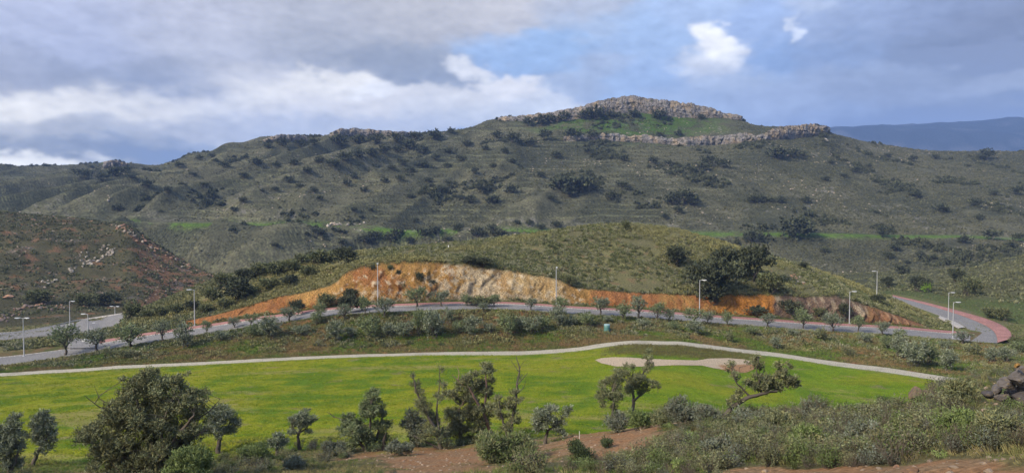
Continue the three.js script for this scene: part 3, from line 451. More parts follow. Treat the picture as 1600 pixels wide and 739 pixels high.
// ------------------------------------------------------------------ roads, pavement, bunker
const ASPHALT = new THREE.MeshPhysicalMaterial({ vertexColors: true, roughness: 0.95, specularIntensity: 0.15, map: GRAIN }), PAVING = new THREE.MeshPhysicalMaterial({ vertexColors: true, roughness: 0.92, specularIntensity: 0.3, map: GRAIN });
function ribbon(A, B, n, lift, thick, colour) {            // a slab between two edges, with sides
  const pos = [], col = [], uv = [], idx = [], m = A.length;
  for (let i = 0; i < m; i++) for (let j = -1; j <= n + 1; j++) { const t = clamp(j / n), x = mix(A[i].x, B[i].x, t), z = mix(A[i].z, B[i].z, t), y = mix(A[i].y, B[i].y, t) + lift - (j < 0 || j > n ? thick : 0); pos.push(x, y, z); col.push(...colour(x, -z, t)); uv.push(x / 4, z / 4); }
  const w = n + 3; for (let i = 0; i < m - 1; i++) for (let j = 0; j < w - 1; j++) { const a = i * w + j, b = a + 1, c = a + w, d = c + 1; idx.push(a, c, b, b, c, d); }
  const g = new THREE.BufferGeometry(); g.setAttribute('position', new THREE.Float32BufferAttribute(pos, 3)); g.setAttribute('color', new THREE.Float32BufferAttribute(col, 3)); g.setAttribute('uv', new THREE.Float32BufferAttribute(uv, 2)); g.setIndex(idx); g.computeVertexNormals(); return g;
}
const tarmac = (x, d) => vary([0.245, 0.237, 0.23], 0.14 * fbm(x * 0.2, d * 0.5, 4) + 0.12 * noise(x * 0.7, d * 0.12)), brickRed = (x, d) => vary(mix3([0.42, 0.215, 0.185], [0.33, 0.165, 0.14], sstep(-0.2, 0.3, fbm(x * 0.15, d * 0.4, 3))), 0.14 * fbm(x * 0.8, d * 0.8, 3)), concrete = (x, d) => vary([0.45, 0.42, 0.38], 0.14 * fbm(x * 0.5, d * 0.5, 3));
const along = (p0, p1, off, step = 6) => { const o = []; for (let px = p0; px <= p1; px += step) { const u = U(px), [d, y] = fE(u); o.push(V(u * (d + off), EYE + y, -(d + off))); } return o; };
structure('road', ribbon(along(-260, 1522, -0.2), along(-260, 1522, 7.3), 6, 0.09, 0.3, tarmac), ASPHALT, 'grey asphalt road climbing round the foot of the knoll', 'road');
structure('kerb', ribbon(along(-260, 1516, 7.3), along(-260, 1516, 7.6), 1, 0.2, 0.3, concrete), PAVING, 'narrow concrete kerb between the road and the red pavement', 'kerb');
structure('pavement', ribbon(along(150, 1516, 7.6), along(150, 1516, 11.2), 3, 0.19, 0.3, brickRed), PAVING, 'red paved walkway along the far side of the road', 'pavement');
{ // the road that turns back behind the knoll on the right: level, so range follows from the sight line
  const lvl = (px, py) => { const [a, b] = ray(px, py), d = 30.98 / -b; return V(a * d, EYE - 30.98, -d); };
  const sm = (l, n = 40) => new THREE.CatmullRomCurve3(l.map(a => lvl(...a))).getPoints(n);
  const inner = sm([[1493, 534], [1508, 522], [1512, 513], [1496, 504], [1468, 493], [1430, 479], [1390, 465.5]]), outer = sm([[1560, 537], [1559, 527], [1552, 516.5], [1531, 504.5], [1494, 490.5], [1446, 476], [1396, 463.4]]), rim = sm([[1580, 531], [1582, 524], [1574, 514], [1545, 500], [1500, 487], [1448, 473.5], [1396, 461.9]]);
  structure('road', ribbon(inner, outer, 6, 0.13, 0.3, tarmac), ASPHALT, 'grey asphalt road turning back behind the knoll on the right', 'road');
  structure('pavement', ribbon(outer, rim, 4, 0.24, 0.3, brickRed), PAVING, 'red paved walkway round the outside of the right-hand bend', 'pavement');
  structure('pavement', ribbon(sm([[1470, 494.5], [1483, 500], [1498, 506], [1510, 513]], 12), sm([[1468, 497], [1478, 503], [1490, 509], [1500, 514]], 12), 2, 0.26, 0.3, concrete), PAVING, 'pale concrete strip inside the right-hand bend', 'pavement');
}
{ // the road junction on the left
  const dr = (px, py) => { const q = hit(px, py, 120, 330); return q; };
  const sm = (l, n = 36) => new THREE.CatmullRomCurve3(l.map(a => dr(...a))).getPoints(n).map(p => { p.y = Math.max(p.y, ground(p.x, -p.z)); return p; });
  const near = sm([[-60, 540], [20, 531], [70, 526], [114, 521]]), far = sm([[-60, 527], [20, 521], [75, 512], [130, 500.5], [198, 490]]);
  const fill = sm([[150, 546], [152, 538], [160, 526], [172, 512], [200, 499]]);
  structure('road', ribbon(near, sm([[-60, 527], [20, 521], [75, 512], [114, 505]]), 8, 0.22, 0.6, tarmac), ASPHALT, 'lower asphalt road leaving the frame at the left edge', 'road');
  structure('road', ribbon(sm([[104, 546], [106, 530], [112, 510], [150, 497], [198, 490]]), fill, 8, 0.27, 0.6, tarmac), ASPHALT, 'wide asphalt junction behind the olives on the left', 'road');
  structure('kerb', ribbon(far, far.map(p => V(p.x - 0.2, p.y, p.z - 0.8)), 1, 0.34, 0.6, concrete), PAVING, 'pale kerb along the far side of the left road', 'kerb');
  const a = dr(153, 506); const arrow = new THREE.Shape([[0, 1.7], [0.7, 0.4], [0.22, 0.4], [0.22, -1.6], [-0.22, -1.6], [-0.22, 0.4], [-0.7, 0.4]].map(q => new THREE.Vector2(...q)));
  const g = new THREE.ExtrudeGeometry(arrow, { depth: 0.01, bevelEnabled: false }); g.rotateX(-Math.PI / 2); g.rotateY(-1.2); g.translate(a.x, a.y + 0.34, a.z);
  structure('road_arrow', g, new THREE.MeshStandardMaterial({ color: 0xe8e8e6, roughness: 0.9 }), 'white painted arrow on the asphalt junction at the left', 'road marking');
}
{ // sand bunker
  const pos = [], col = [], uv = [], idx = [], id = {}, r0 = 116, r1 = 139, u0 = U(925), u1 = U(1186), nu = 230, nd = 130;
  const vert = (i, j) => { const k = i * 1000 + j; if (id[k] === undefined) { const u = mix(u0, u1, i / nu), d = mix(r0, r1, j / nd), x = u * d; id[k] = pos.length / 3; pos.push(x, ground(x, d) + 0.05, -d); const [px, py] = pxOf(x, d, ground(x, d)), wet = sstep(1116, 1130, px + 12 * noise(x * 0.5, d * 0.5)) * sstep(569, 571, py + 1.2 * noise(x * 0.7, d * 1.3)) * sstep(582, 580, py - (px - 1120) * 0.05); col.push(...vary(mix3([0.50, 0.40, 0.28], [0.36, 0.21, 0.11], wet), 0.12 * fbm(x * 0.5, d * 0.8, 4))); uv.push(x / 3, d / 3); } return id[k]; };
  for (let i = 0; i < nu; i++) for (let j = 0; j < nd; j++) { const u = mix(u0, u1, (i + 0.5) / nu), d = mix(r0, r1, (j + 0.5) / nd), x = u * d, [px, py] = pxOf(x, d, ground(x, d)); if (inPoly(px, py, BUNKER)) { const a = vert(i, j), b = vert(i + 1, j), c = vert(i, j + 1), e = vert(i + 1, j + 1); idx.push(a, b, c, b, e, c); } }
  const g = new THREE.BufferGeometry(); g.setAttribute('position', new THREE.Float32BufferAttribute(pos, 3)); g.setAttribute('color', new THREE.Float32BufferAttribute(col, 3)); g.setAttribute('uv', new THREE.Float32BufferAttribute(uv, 2)); g.setIndex(idx); g.computeVertexNormals();
  structure('sand_bunker', g, new THREE.MeshPhysicalMaterial({ vertexColors: true, roughness: 1, specularIntensity: 0.1, map: GRAIN, bumpMap: RELIEF, bumpScale: 0.04 }), 'long pale sand bunker below the mound at the path', 'bunker');
}

// ------------------------------------------------------------------ limestone crags on the mountain
function crag(list, depth, seed, label) {                  // list: px, foot row, top row
  const n = Math.round((list[list.length - 1][0] - list[0][0]) * 1.6), rows = 18, pos = [], col = [], uv = [], idx = [];
  const ip = (px, k) => { let i = 0; while (i < list.length - 2 && px > list[i + 1][0]) i++; return mix(list[i][k], list[i + 1][k], clamp((px - list[i][0]) / (list[i + 1][0] - list[i][0]))); };
  for (let i = 0; i <= n; i++) {
    const px = mix(list[0][0], list[list.length - 1][0], i / n), f = hit(px, ip(px, 1), 600, 1350), d = -f.z, top = at(px, ip(px, 2), d + depth).y, gb = f.y - 1.5;
    const hgt = Math.max(0.4, top - gb), jag = clamp(0.93 + (hgt < 13 ? 0.62 : 0.18) * fbm(px * 0.035 + seed, 2, 3) + 0.09 * ridged(px * 0.12 + seed, 7, 2) + 0.04 * noise(px * 0.5, seed), 0.3, 1.1);
    for (let j = 0; j <= rows; j++) {
      const t = j / rows, wall = clamp(t / 0.8), hw = wall * hgt, y0 = gb + hw;
      const bl = 2.4 * fbm(px * 0.07 + seed * 3, y0 * 0.09, 3), wx2 = px * 0.09 + seed + 0.5 * noise(px * 0.05, y0 * 0.2) + 0.03 * y0;
      const crack = ridged(wx2, y0 * 0.014, 4), ledge = noise(px * 0.03 + seed, y0 * 0.45);
      const out = (-3.6 * crack - bl * 1.2 + 1.0 * ledge - 0.5 * fbm(px * 0.3, y0 * 0.35, 3)) * Math.sin(Math.PI * clamp(t / 0.92)) * clamp(hgt / 9);
      const y = t <= 0.8 ? gb + hw * jag : gb + hgt * jag - 3 * (t - 0.8) / 0.2, dd = d + depth * Math.pow(wall, 1.6) * 0.7 + (t > 0.8 ? (t - 0.8) * 5 * 26 : 0);
      const x = ray(px, 250)[0] * dd; pos.push(x + 0.8 * noise(px * 0.4, y0 * 0.3), y, -(dd + out)); uv.push(x, y);
      const m = fbm(px * 0.06 + seed, y0 * 0.07, 4), v = fbm(wx2 * 2.2, y0 * 0.09 + seed, 4), g2 = fbm(px * 0.25, y0 * 0.3, 3); let c = mix3([0.30, 0.275, 0.25], [0.38, 0.30, 0.205], sstep(-0.1, 0.3, m + 0.25 * sstep(1200, 1260, px))); c = mix3(c, [0.14, 0.132, 0.125], 0.8 * sstep(0.1, 0.32, v + 0.4 * g2)); c = mix3(c, SCRUB, 0.75 * sstep(0.2, 0.36, g2 + 0.5 * ledge)); if (t > 0.85) c = mix3(c, SCRUB2, 0.8 * sstep(-0.1, 0.2, m)); col.push(...vary(c, 0.3 * g2));  // warm light on the right-hand bluff is painted into the rock colour
    }
  }
  const w = rows + 1; for (let i = 0; i < n; i++) for (let j = 0; j < rows; j++) { const a = i * w + j, b = a + 1, c = a + w, e = c + 1; idx.push(a, c, b, b, c, e); }
  const g = new THREE.BufferGeometry(); g.setAttribute('position', new THREE.Float32BufferAttribute(pos, 3)); g.setAttribute('color', new THREE.Float32BufferAttribute(col, 3)); g.setAttribute('uv', new THREE.Float32BufferAttribute(uv, 2)); g.setIndex(idx);
  const flat = g.toNonIndexed(); flat.computeVertexNormals(); return single('limestone_crag', flat, earthMat(17, 0.8), label, 'cliff');
}
crag([[778, 189, 184], [810, 189, 180], [850, 191, 177], [885, 189, 170], [910, 185, 165], [935, 183, 156], [960, 178, 152], [980, 177, 149.5], [1005, 176, 151], [1040, 182, 156], [1075, 184, 160], [1100, 184, 165], [1130, 184, 174], [1160, 189, 183]], 14, 3, 'long pale limestone cliff crowning the summit of the mountain');
crag([[880, 221, 212], [930, 220, 209], [990, 222, 210], [1040, 225, 213], [1060, 228, 216], [1110, 227, 212], [1150, 224, 209], [1190, 220, 206], [1215, 218, 199], [1240, 217, 194], [1275, 212, 192], [1296, 206, 199]], 10, 14, 'lower limestone cliff band ending in a bluff tinted warm as if lit');
crag([[515, 212, 208], [535, 213, 201], [556, 214, 198.5], [580, 213, 202], [605, 212, 204], [650, 213, 207]], 9, 25, 'small rocky crag on the skyline left of the summit');
crag([[412, 221, 216], [430, 221, 211], [455, 221, 210], [480, 220, 213]], 8, 36, 'low rock outcrop at the left shoulder of the ridge');
crag([[160, 262, 254], [172, 263, 249], [184, 263, 250], [198, 263, 255]], 8, 47, 'little rock knob on the far left ridge');

// ------------------------------------------------------------------ scatter: ground cover that nobody could count
function scatter(name, geos, mat, n, seed, k0, k1, size, accept, tint, label, u0 = -0.72, u1 = 0.72) {
  const r = rng(seed), mats = geos.map(() => []), cols = geos.map(() => []), M = new THREE.Matrix4(), Qt = new THREE.Quaternion(), info = {}; let tries = 0, made = 0;
  while (made < n && tries++ < n * 14) {
    const u = mix(u0, u1, r()), a = nodeD(u, k0), b = nodeD(u, k1), d = Math.sqrt(mix(a * a, b * b, r())), x = u * d; if (d < 9) continue;
    const y = ground(x, d, info), px = 800 + u * F, s = accept(x, d, info.k, px, y, r); if (!s) continue;
    const g = Math.floor(r() * geos.length), z = mix(size[0], size[1], Math.pow(r(), 1.5)) * (s === true ? 1 : s);
    Qt.setFromEuler(new THREE.Euler((r() - 0.5) * 0.35, r() * 6.283, (r() - 0.5) * 0.35)); M.compose(V(x, y - 0.03 * z, -d), Qt, V(z * (0.85 + 0.4 * r()), z * (0.8 + 0.4 * r()), z * (0.85 + 0.4 * r())));
    mats[g].push(M.clone()); cols[g].push(tint(x, d, px, r, info.k)); made++;
  }
  geos.forEach((g, i) => { if (!mats[i].length) return; const m = new THREE.InstancedMesh(g, mat, mats[i].length); mats[i].forEach((q, j) => { m.setMatrixAt(j, q); m.setColorAt(j, new THREE.Color().setRGB(...cols[i][j])); }); m.name = numbered(name); shade(m); tag(m, label, 'ground cover', null, 'stuff'); scene.add(m); });
}
function tuftGeo(seed, n, L, W, pal, spread = 0.5, tall = 0.6) {                   // low dome of sprays, one unit wide
  const r = rng(seed), m = new Mesher();
  for (let i = 0; i < n; i++) { const a = r() * 6.283, q = Math.sqrt(r()) * spread, h = tall * (1 - Math.pow(q / spread, 2) * 0.75) * (0.25 + 0.75 * r()), e = V(Math.cos(a) * q * 1.4, 0.55 + r() * 0.7, Math.sin(a) * q * 1.4).normalize(); m.leaf(V(Math.cos(a) * q, h, Math.sin(a) * q), e.add(unit(r).multiplyScalar(0.45)).normalize(), unit(r), L * (0.7 + 0.6 * r()), W * (0.7 + 0.6 * r()), pick(pal, r)); }
  return m.build();
}
function grassGeo(seed, n, H, W, pal) { const r = rng(seed), m = new Mesher(); for (let i = 0; i < n; i++) { const a = r() * 6.283, q = Math.sqrt(r()) * 0.45, h = H * (0.6 + 0.6 * r()), e = V(Math.cos(a) * (0.25 + 0.5 * r()), 1, Math.sin(a) * (0.25 + 0.5 * r())).normalize(); m.leaf(V(Math.cos(a) * q + e.x * h / 2, h * 0.42, Math.sin(a) * q + e.z * h / 2), e, V(-Math.sin(a), 0.2, Math.cos(a)).add(unit(r).multiplyScalar(0.6)), h, W, pick(pal, r)); } return m.build(); }
const WHITE3 = [[1, 1, 1], [0.82, 0.84, 0.8], [1.15, 1.12, 1.05]];
const T_FAR = [0, 1, 2].map(i => tuftGeo(100 + i, 11, 0.62, 0.34, WHITE3)), T_MID = [0, 1, 2, 3].map(i => tuftGeo(200 + i, 34, 0.36, 0.15, WHITE3)), T_GRASS = [0, 1, 2].map(i => grassGeo(300 + i, 12, 0.5, 0.05, WHITE3));
const shrubTint = (x, d, px, r) => { const n = fbm(x * 0.03, d * 0.03, 3), t = r(); return vary(mix3(t < 0.3 ? [0.185, 0.185, 0.115] : t < 0.75 ? [0.14, 0.148, 0.066] : [0.085, 0.10, 0.042], [0.20, 0.19, 0.08], sstep(-0.1, 0.3, n)), 0.35 * (r() - 0.5)); };
scatter('mountain_scrub', T_FAR, LEAF, 62000, 11, ZN, ZR, [0.6, 1.8], (x, d, k, px, y, r) => { const sp = spur(x, d), n = fbm(x * 0.02, d * 0.02, 3) - 0.35 * sp; if (px < 800 && sp > 0.12 && r() < 0.6) return false; if (Math.abs(d - nodeD(x / d, ZO)) < 6) return false; if (px < 1250 && Math.abs(((y + 5 * fbm(x * 0.008 + 3, d * 0.01, 4) + 2 * fbm(x * 0.05, d * 0.06, 4)) / 4.6) % 1 - 0.5) * 2 > 0.72 && fbm(x * 0.015, d * 0.03, 3) > -0.2) return false; const green = k > ZQ + 0.1 && px > 800 && px < 1150; return n > (green ? 0.12 : -0.3) ? 1 : false; }, (x, d, px, r) => vary(mix3([0.072, 0.078, 0.043], [0.135, 0.132, 0.076], r()), 0.3 * (r() - 0.5)), 'low grey-green scrub covering the mountain slopes');
scatter('mountain_thicket', [0, 1, 2].map(i => tuftGeo(130 + i, 70, 0.3, 0.24, WHITE3, 0.55, 0.7)), LEAF, 5200, 19, ZN, ZR, [1.4, 5.2], (x, d, k, px, y, r) => { if (Math.abs(d - nodeD(x / d, ZO)) < 5) return false; const q = fbm(x * 0.016 + 40, d * 0.013, 4) - (px < 800 ? 0.5 * spur(x, d) : 0) + 0.15 * sstep(560, 480, px) * sstep(ZP, ZQ, k); return r() < 1.6 * sstep(0.12, 0.5, q); }, (x, d, px, r) => vary([0.06, 0.067, 0.037], 0.5 * (r() - 0.5)), 'irregular thickets of dark scrub on the mountain');
scatter('slope_scrub', T_FAR, LEAF, 40000, 12, ZK, ZN, [0.5, 1.5], (x, d, k, px) => { if (px > 1360 && k < ZK2 - 0.2) return 0.4; if (px < 200 && k < ZK2 - 0.3) return 0.4; return fbm(x * 0.05, d * 0.05, 3) > -0.22; }, (x, d, px, r) => vary(mix3([0.075, 0.084, 0.042], [0.14, 0.142, 0.078], r()), 0.35 * (r() - 0.5)), 'low scrub on the slopes beyond the knoll');
scatter('knoll_scrub', T_MID, LEAF, 46000, 13, ZI, ZK, [0.45, 1.35], (x, d, k, px) => { if (k > ZJ + 0.9 && px > 1380) return false; if (px > 1490 || (px < 190 && k > ZJ)) return r1(x, d) > 0.6 ? 0.4 : false; return fbm(x * 0.09, d * 0.09, 3) > -0.25; }, shrubTint, 'knee-high scrub covering the knoll');
function r1(x, d) { return Math.abs(Math.sin(x * 12.98 + d * 78.2) * 43758.5) % 1; }
scatter('cutting_scrub', T_MID, LEAF, 900, 14, ZH, ZI, [0.5, 1.3], (x, d, k, px) => (px > 286 && px < 1500 ? (k < ZH + 0.12 || k > ZH + 0.9) && true : px < 286 ? true : false), shrubTint, 'shrubs along the foot and rim of the cutting', U(0), U(1500));
scatter('bank_scrub', T_MID, LEAF, 7500, 15, ZD, ZE, [0.3, 1.2], (x, d, k, px) => { const t = (k - ZD) / (ZE - ZD); return fbm(x * 0.12, d * 0.15, 3) + 0.35 * t > 0.12 && t > 0.15; }, shrubTint, 'small shrubs on the bank below the road');
scatter('bank_grass', T_GRASS, LEAF, 30000, 16, ZD, ZE, [0.5, 1.1], (x, d, k, px, y, r) => r() < 0.75, (x, d, px, r, k) => { const n = fbm(x * 0.08, d * 0.12, 3); return vary(n > 0.05 ? [0.17, 0.125, 0.06] : n > -0.12 ? [0.13, 0.135, 0.045] : [0.09, 0.14, 0.025], 0.4 * (r() - 0.5)); }, 'rough grass on the bank below the road');
scatter('verge_grass', T_GRASS, LEAF, 5000, 17, ZE, ZH, [0.4, 1], (x, d, k, px) => { const o = d - fE(x / d)[0]; return o < -0.6 || (o > 11.8 && px > 150 && px < 1500); }, (x, d, px, r) => vary([0.10, 0.125, 0.035], 0.5 * (r() - 0.5)), 'grass on the verges of the road');
scatter('fairway_grass', T_GRASS, LEAF, 70000, 18, ZB, ZC, [0.16, 0.5], (x, d, k, px, y, r) => { if (k < ZB + 0.4 && fbm(x * 0.11 + 2, d * 0.11, 3) < -0.05) return false; const q = pxOf(x, d, y); if (px > 925 && px < 1190 && inPoly(q[0], q[1], BUNKER)) return false; const mound = px > 960 + 20 * noise(x * 0.3, d * 0.3) && px < 1190 && d > nodeD(x / d, ZC) - 11 + 2 * noise(x * 0.5, d); return mound ? 1.5 : fbm(x * 0.12, d * 0.3 + 4, 4) + 0.3 * fbm(x * 0.035 + 5, d * 0.06, 3) > -0.02 || r() < 0.25; }, (x, d, px, r) => { const mound = px > 940 && px < 1200 && d > nodeD(x / d, ZC) - 11; return mound ? vary([0.115, 0.105, 0.04], 0.4 * (r() - 0.5)) : vary(mix3([0.23, 0.26, 0.018], [0.11, 0.19, 0.014], clamp(r() + sstep(-10, 40, x) * 0.35)), 0.3 * (r() - 0.5)); }, 'short bright grass of the fairway');

// near scrub: several kinds of bush, leaf by leaf
function bushGeo(seed, n, L, W, pal, stems, tall = 0.75, up = 0.9) {
  const r = rng(seed), m = new Mesher();
  for (let i = 0; i < stems; i++) {
    const a = r() * 6.283, q = Math.sqrt(r()), tip = V(Math.cos(a) * q * 0.5, tall * (0.55 + 0.5 * r()) * (1 - 0.35 * q * q), Math.sin(a) * q * 0.5), b = V(tip.x * 0.25, -0.04, tip.z * 0.25), c = curve(b, tip, r, 0.08, 3); m.tube(c, 0.010, 0.004, 3, [0.15, 0.12, 0.095]);
    const dir = tip.clone().sub(b).normalize(), col = pick(pal, r), k = Math.round(n / stems);
    for (let j = 0; j < k; j++) { const t = 0.3 + 0.75 * Math.pow(r(), 0.7), p = b.clone().lerp(tip, t).addScaledVector(unit(r), 0.075 * (0.6 + t)); const kk = 0.8 + 0.4 * r(); m.leaf(p, unit(r).addScaledVector(dir, up).normalize(), unit(r), L * (0.6 + 0.8 * r()), W * (0.7 + 0.6 * r()), [col[0] * kk, col[1] * kk, col[2] * kk]); }
  }
  return m.build();
}
const B_GREY = [0, 1].map(i => bushGeo(400 + i, 620, 0.085, 0.03, GREY, 26)), B_OLIVE = [0, 1].map(i => bushGeo(410 + i, 680, 0.08, 0.032, OLIVE_DARK, 28)), B_GREEN = [0, 1].map(i => bushGeo(420 + i, 620, 0.085, 0.034, GREEN, 24)), B_DRY = [0, 1].map(i => bushGeo(430 + i, 260, 0.09, 0.02, DRYTW, 34, 0.85)), B_LIME = [bushGeo(440, 420, 0.11, 0.045, LIME, 16, 0.6)];
const tone = (x, d, px, r) => { const k = 0.52 + 0.42 * r(); return [k * (0.95 + 0.1 * r()), k, k * (0.95 + 0.1 * r())]; };
const openG = (x, d, k, px, y, r) => {                     // where bare soil shows, scrub is thin
  if (k > ZB + 0.75) return false;
  const n = fbm(x * 0.11 + 2, d * 0.11, 4), right = sstep(880, 1080, px), soil = 1.4 * soilAt(px, k); if ((px > 1532 && k > 1.45 && k < 1.75) || (px > 1408 && px < 1466 && k > 1.72)) return false;
  if (px > 1490 && k > 1.22 && k < 2.4) return r() < 0.95 ? 0.55 : false;
  return r() < clamp(0.18 + 0.9 * right - 0.95 * soil + 0.7 * n) && (k < ZB || px > 1000 || r() < 0.25);
};
const NEARK = [ZA, ZB2];
scatter('grey_scrub', B_GREY, LEAF, 420, 21, ...NEARK, [0.6, 1.35], openG, tone, 'grey-green aromatic bushes on the near slope', -0.7, 0.76);
scatter('olive_scrub', B_OLIVE, LEAF, 1000, 22, ...NEARK, [0.6, 1.5], openG, tone, 'dull olive bushes on the near slope', -0.7, 0.76);
scatter('green_scrub', B_GREEN, LEAF, 1000, 23, ...NEARK, [0.5, 1.2], openG, tone, 'fresh green bushes on the near slope', -0.7, 0.76);
scatter('dry_scrub', B_DRY, LEAF, 300, 24, ...NEARK, [0.6, 1.3], openG, tone, 'dry brown twiggy bushes on the near slope', -0.7, 0.76);
scatter('bright_scrub', B_LIME, LEAF, 260, 25, ...NEARK, [0.4, 0.8], openG, tone, 'pale green leafy plants on the near slope', -0.7, 0.76);
scatter('near_grass', [0, 1, 2].map(i => grassGeo(500 + i, 34, 0.4, 0.026, WHITE3)), LEAF, 9000, 26, ...NEARK, [0.3, 0.8], (x, d, k, px, y, r) => { const n = fbm(x * 0.11 + 2, d * 0.11, 4); return n + 0.3 * r() + 0.36 * soilAt(px, k) < 0.24; }, (x, d, px, r) => vary(mix3([0.18, 0.155, 0.07], [0.09, 0.13, 0.03], sstep(0.2, 0.8, r() + fbm(x * 0.07, d * 0.07, 2))), 0.4 * (r() - 0.5)), 'tufts of grass on the near slope', -0.7, 0.76);
{ const gs = [0, 1, 2].map(i => rockGeo(600 + i, 0.5, 0.32, 0.45, 1)); scatter('loose_stones', gs, STONE, 1500, 27, ZA, ZB, [0.06, 0.36], (x, d, k, px, y, r) => r() < 0.5, (x, d, px, r) => vary([0.9, 0.8, 0.7], 0.4 * (r() - 0.5)), 'small loose stones on the near slope'); scatter('hill_stones', gs, STONE, 1100, 28, ZK2, ZM, [0.3, 1.6], (x, d, k, px, y, r) => px < 345 && r() < sstep(0.0, 0.35, fbm(x * 0.09 + 30, d * 0.1, 4) + 0.2 * sstep(190, 240, px)) * 0.9, (x, d, px, r) => vary(r() < 0.5 ? [0.8, 0.72, 0.66] : [0.62, 0.45, 0.36], 0.4 * (r() - 0.5)), 'scattered stones on the rocky hill at the left', -0.72, U(345)); scatter('mountain_stones', gs, STONE, 1500, 29, ZN, ZR, [0.8, 2.8], (x, d, k, px, y, r) => noise(x * 0.01 + 8, d * 0.012) > 0.2 && r() < 0.6, (x, d, px, r) => vary([0.95, 0.92, 0.85], 0.3 * (r() - 0.5)), 'pale stones scattered over the mountain'); }

//#OBJ
// ------------------------------------------------------------------ street lamps
const STEEL = new THREE.MeshPhysicalMaterial({ color: new THREE.Color().setRGB(0.36, 0.365, 0.37), roughness: 0.55, metalness: 0.15 }), LAMPHEAD = new THREE.MeshPhysicalMaterial({ color: new THREE.Color().setRGB(0.5, 0.51, 0.52), roughness: 0.45 }), LENS = new THREE.MeshPhysicalMaterial({ color: new THREE.Color().setRGB(0.8, 0.8, 0.78), roughness: 0.2 });
function lampPost(pos, h, dirs, label) {
  const t = thing('street_lamp', pos, label, 'street lamp', 'street lamps along the roads');
  const prof = [[0.19, -0.3], [0.19, 0.1], [0.115, 0.14], [0.115, h * 0.42], [0.125, h * 0.425], [0.09, h * 0.45], [0.07, h]].map(q => new THREE.Vector2(...q));
  part('pole', new THREE.LatheGeometry(prof, 12), STEEL, t);
  const base = new THREE.BoxGeometry(0.5, 0.08, 0.5); base.translate(0, 0.05, 0); part('base_plate', base, STEEL, t);
  for (const a of dirs) {
    const c = new THREE.CatmullRomCurve3([V(0, h - 0.15, 0), V(Math.cos(a) * 0.35, h - 0.02, Math.sin(a) * 0.35), V(Math.cos(a) * 0.8, h + 0.02, Math.sin(a) * 0.8)]); part('arm', new THREE.TubeGeometry(c, 8, 0.045, 6), STEEL, t);
    const s = new THREE.Shape(); s.moveTo(0, -0.13); s.quadraticCurveTo(0.5, -0.22, 0.95, -0.1); s.quadraticCurveTo(1.02, 0, 0.95, 0.1); s.quadraticCurveTo(0.5, 0.22, 0, 0.13); s.closePath();
    const g = new THREE.ExtrudeGeometry(s, { depth: 0.09, bevelEnabled: true, bevelSize: 0.03, bevelThickness: 0.03, bevelSegments: 2, curveSegments: 6 }); g.rotateX(-Math.PI / 2); g.translate(0.55, h - 0.04, 0); g.rotateY(-a);
    const head = part('lamp_head', g, LAMPHEAD, t); const l = new THREE.CylinderGeometry(0.13, 0.15, 0.05, 14); l.scale(2, 1, 1); l.translate(1.05, h - 0.09, 0); l.rotateY(-a); part('lens', l, LENS, head);
  }
  return t;
}
function lampAt(px, top, base, d0, d1, dirs, label) { const b = hit(px, base, d0, d1); b.y += 0.05; const d = -b.z, h = (base - top) / F * d * 1.01; return lampPost(b, h, dirs, label); }
lampAt(36, 497, 557, 140, 200, [0.25, Math.PI - 0.2], 'tall lamp post with two heads beside the road at the far left');
lampAt(108, 471, 512, 150, 300, [0.1], 'slim lamp post on the lower road behind the leftmost olive');
lampAt(136.5, 491, 524, 140, 300, [Math.PI], 'short-looking lamp post with its head to the left, at the left junction');
lampAt(178.5, 479, 493, 200, 330, [0.2, Math.PI], 'small distant lamp post at the end of the left road');
const roadLamp = (px, top, dirs, label, off = 11.6) => { const u = U(px), [d, y] = fE(u), b = V(u * (d + off), EYE + y + 0.15, -(d + off)), row = pxOf(b.x, d + off, b.y)[1]; return lampPost(b, (row - top) / F * (d + off), dirs, label); };
roadLamp(300.5, 452, [Math.PI * 0.9], 'lamp post at the left end of the orange cutting');
roadLamp(589, 411, [1.4], 'lamp post before the tall ochre face of the cutting');
roadLamp(869.5, 417, [1.5], 'lamp post where the pale rock face of the cutting ends');
roadLamp(1095, 437, [0.5], 'lamp post left of the bright orange earth face');
roadLamp(1331, 455, [0.1], 'lamp post before the brown rocky end of the cutting');
lampAt(1371, 424, 466, 190, 330, [Math.PI - 0.2], 'lamp post rising behind the right shoulder of the knoll');
lampAt(1483, 457.5, 501, 180, 260, [0.1], 'rear one of the two lamp posts inside the right-hand bend');
lampAt(1490, 472.5, 529, 150, 200, [0.1], 'front one of the two lamp posts inside the right-hand bend');

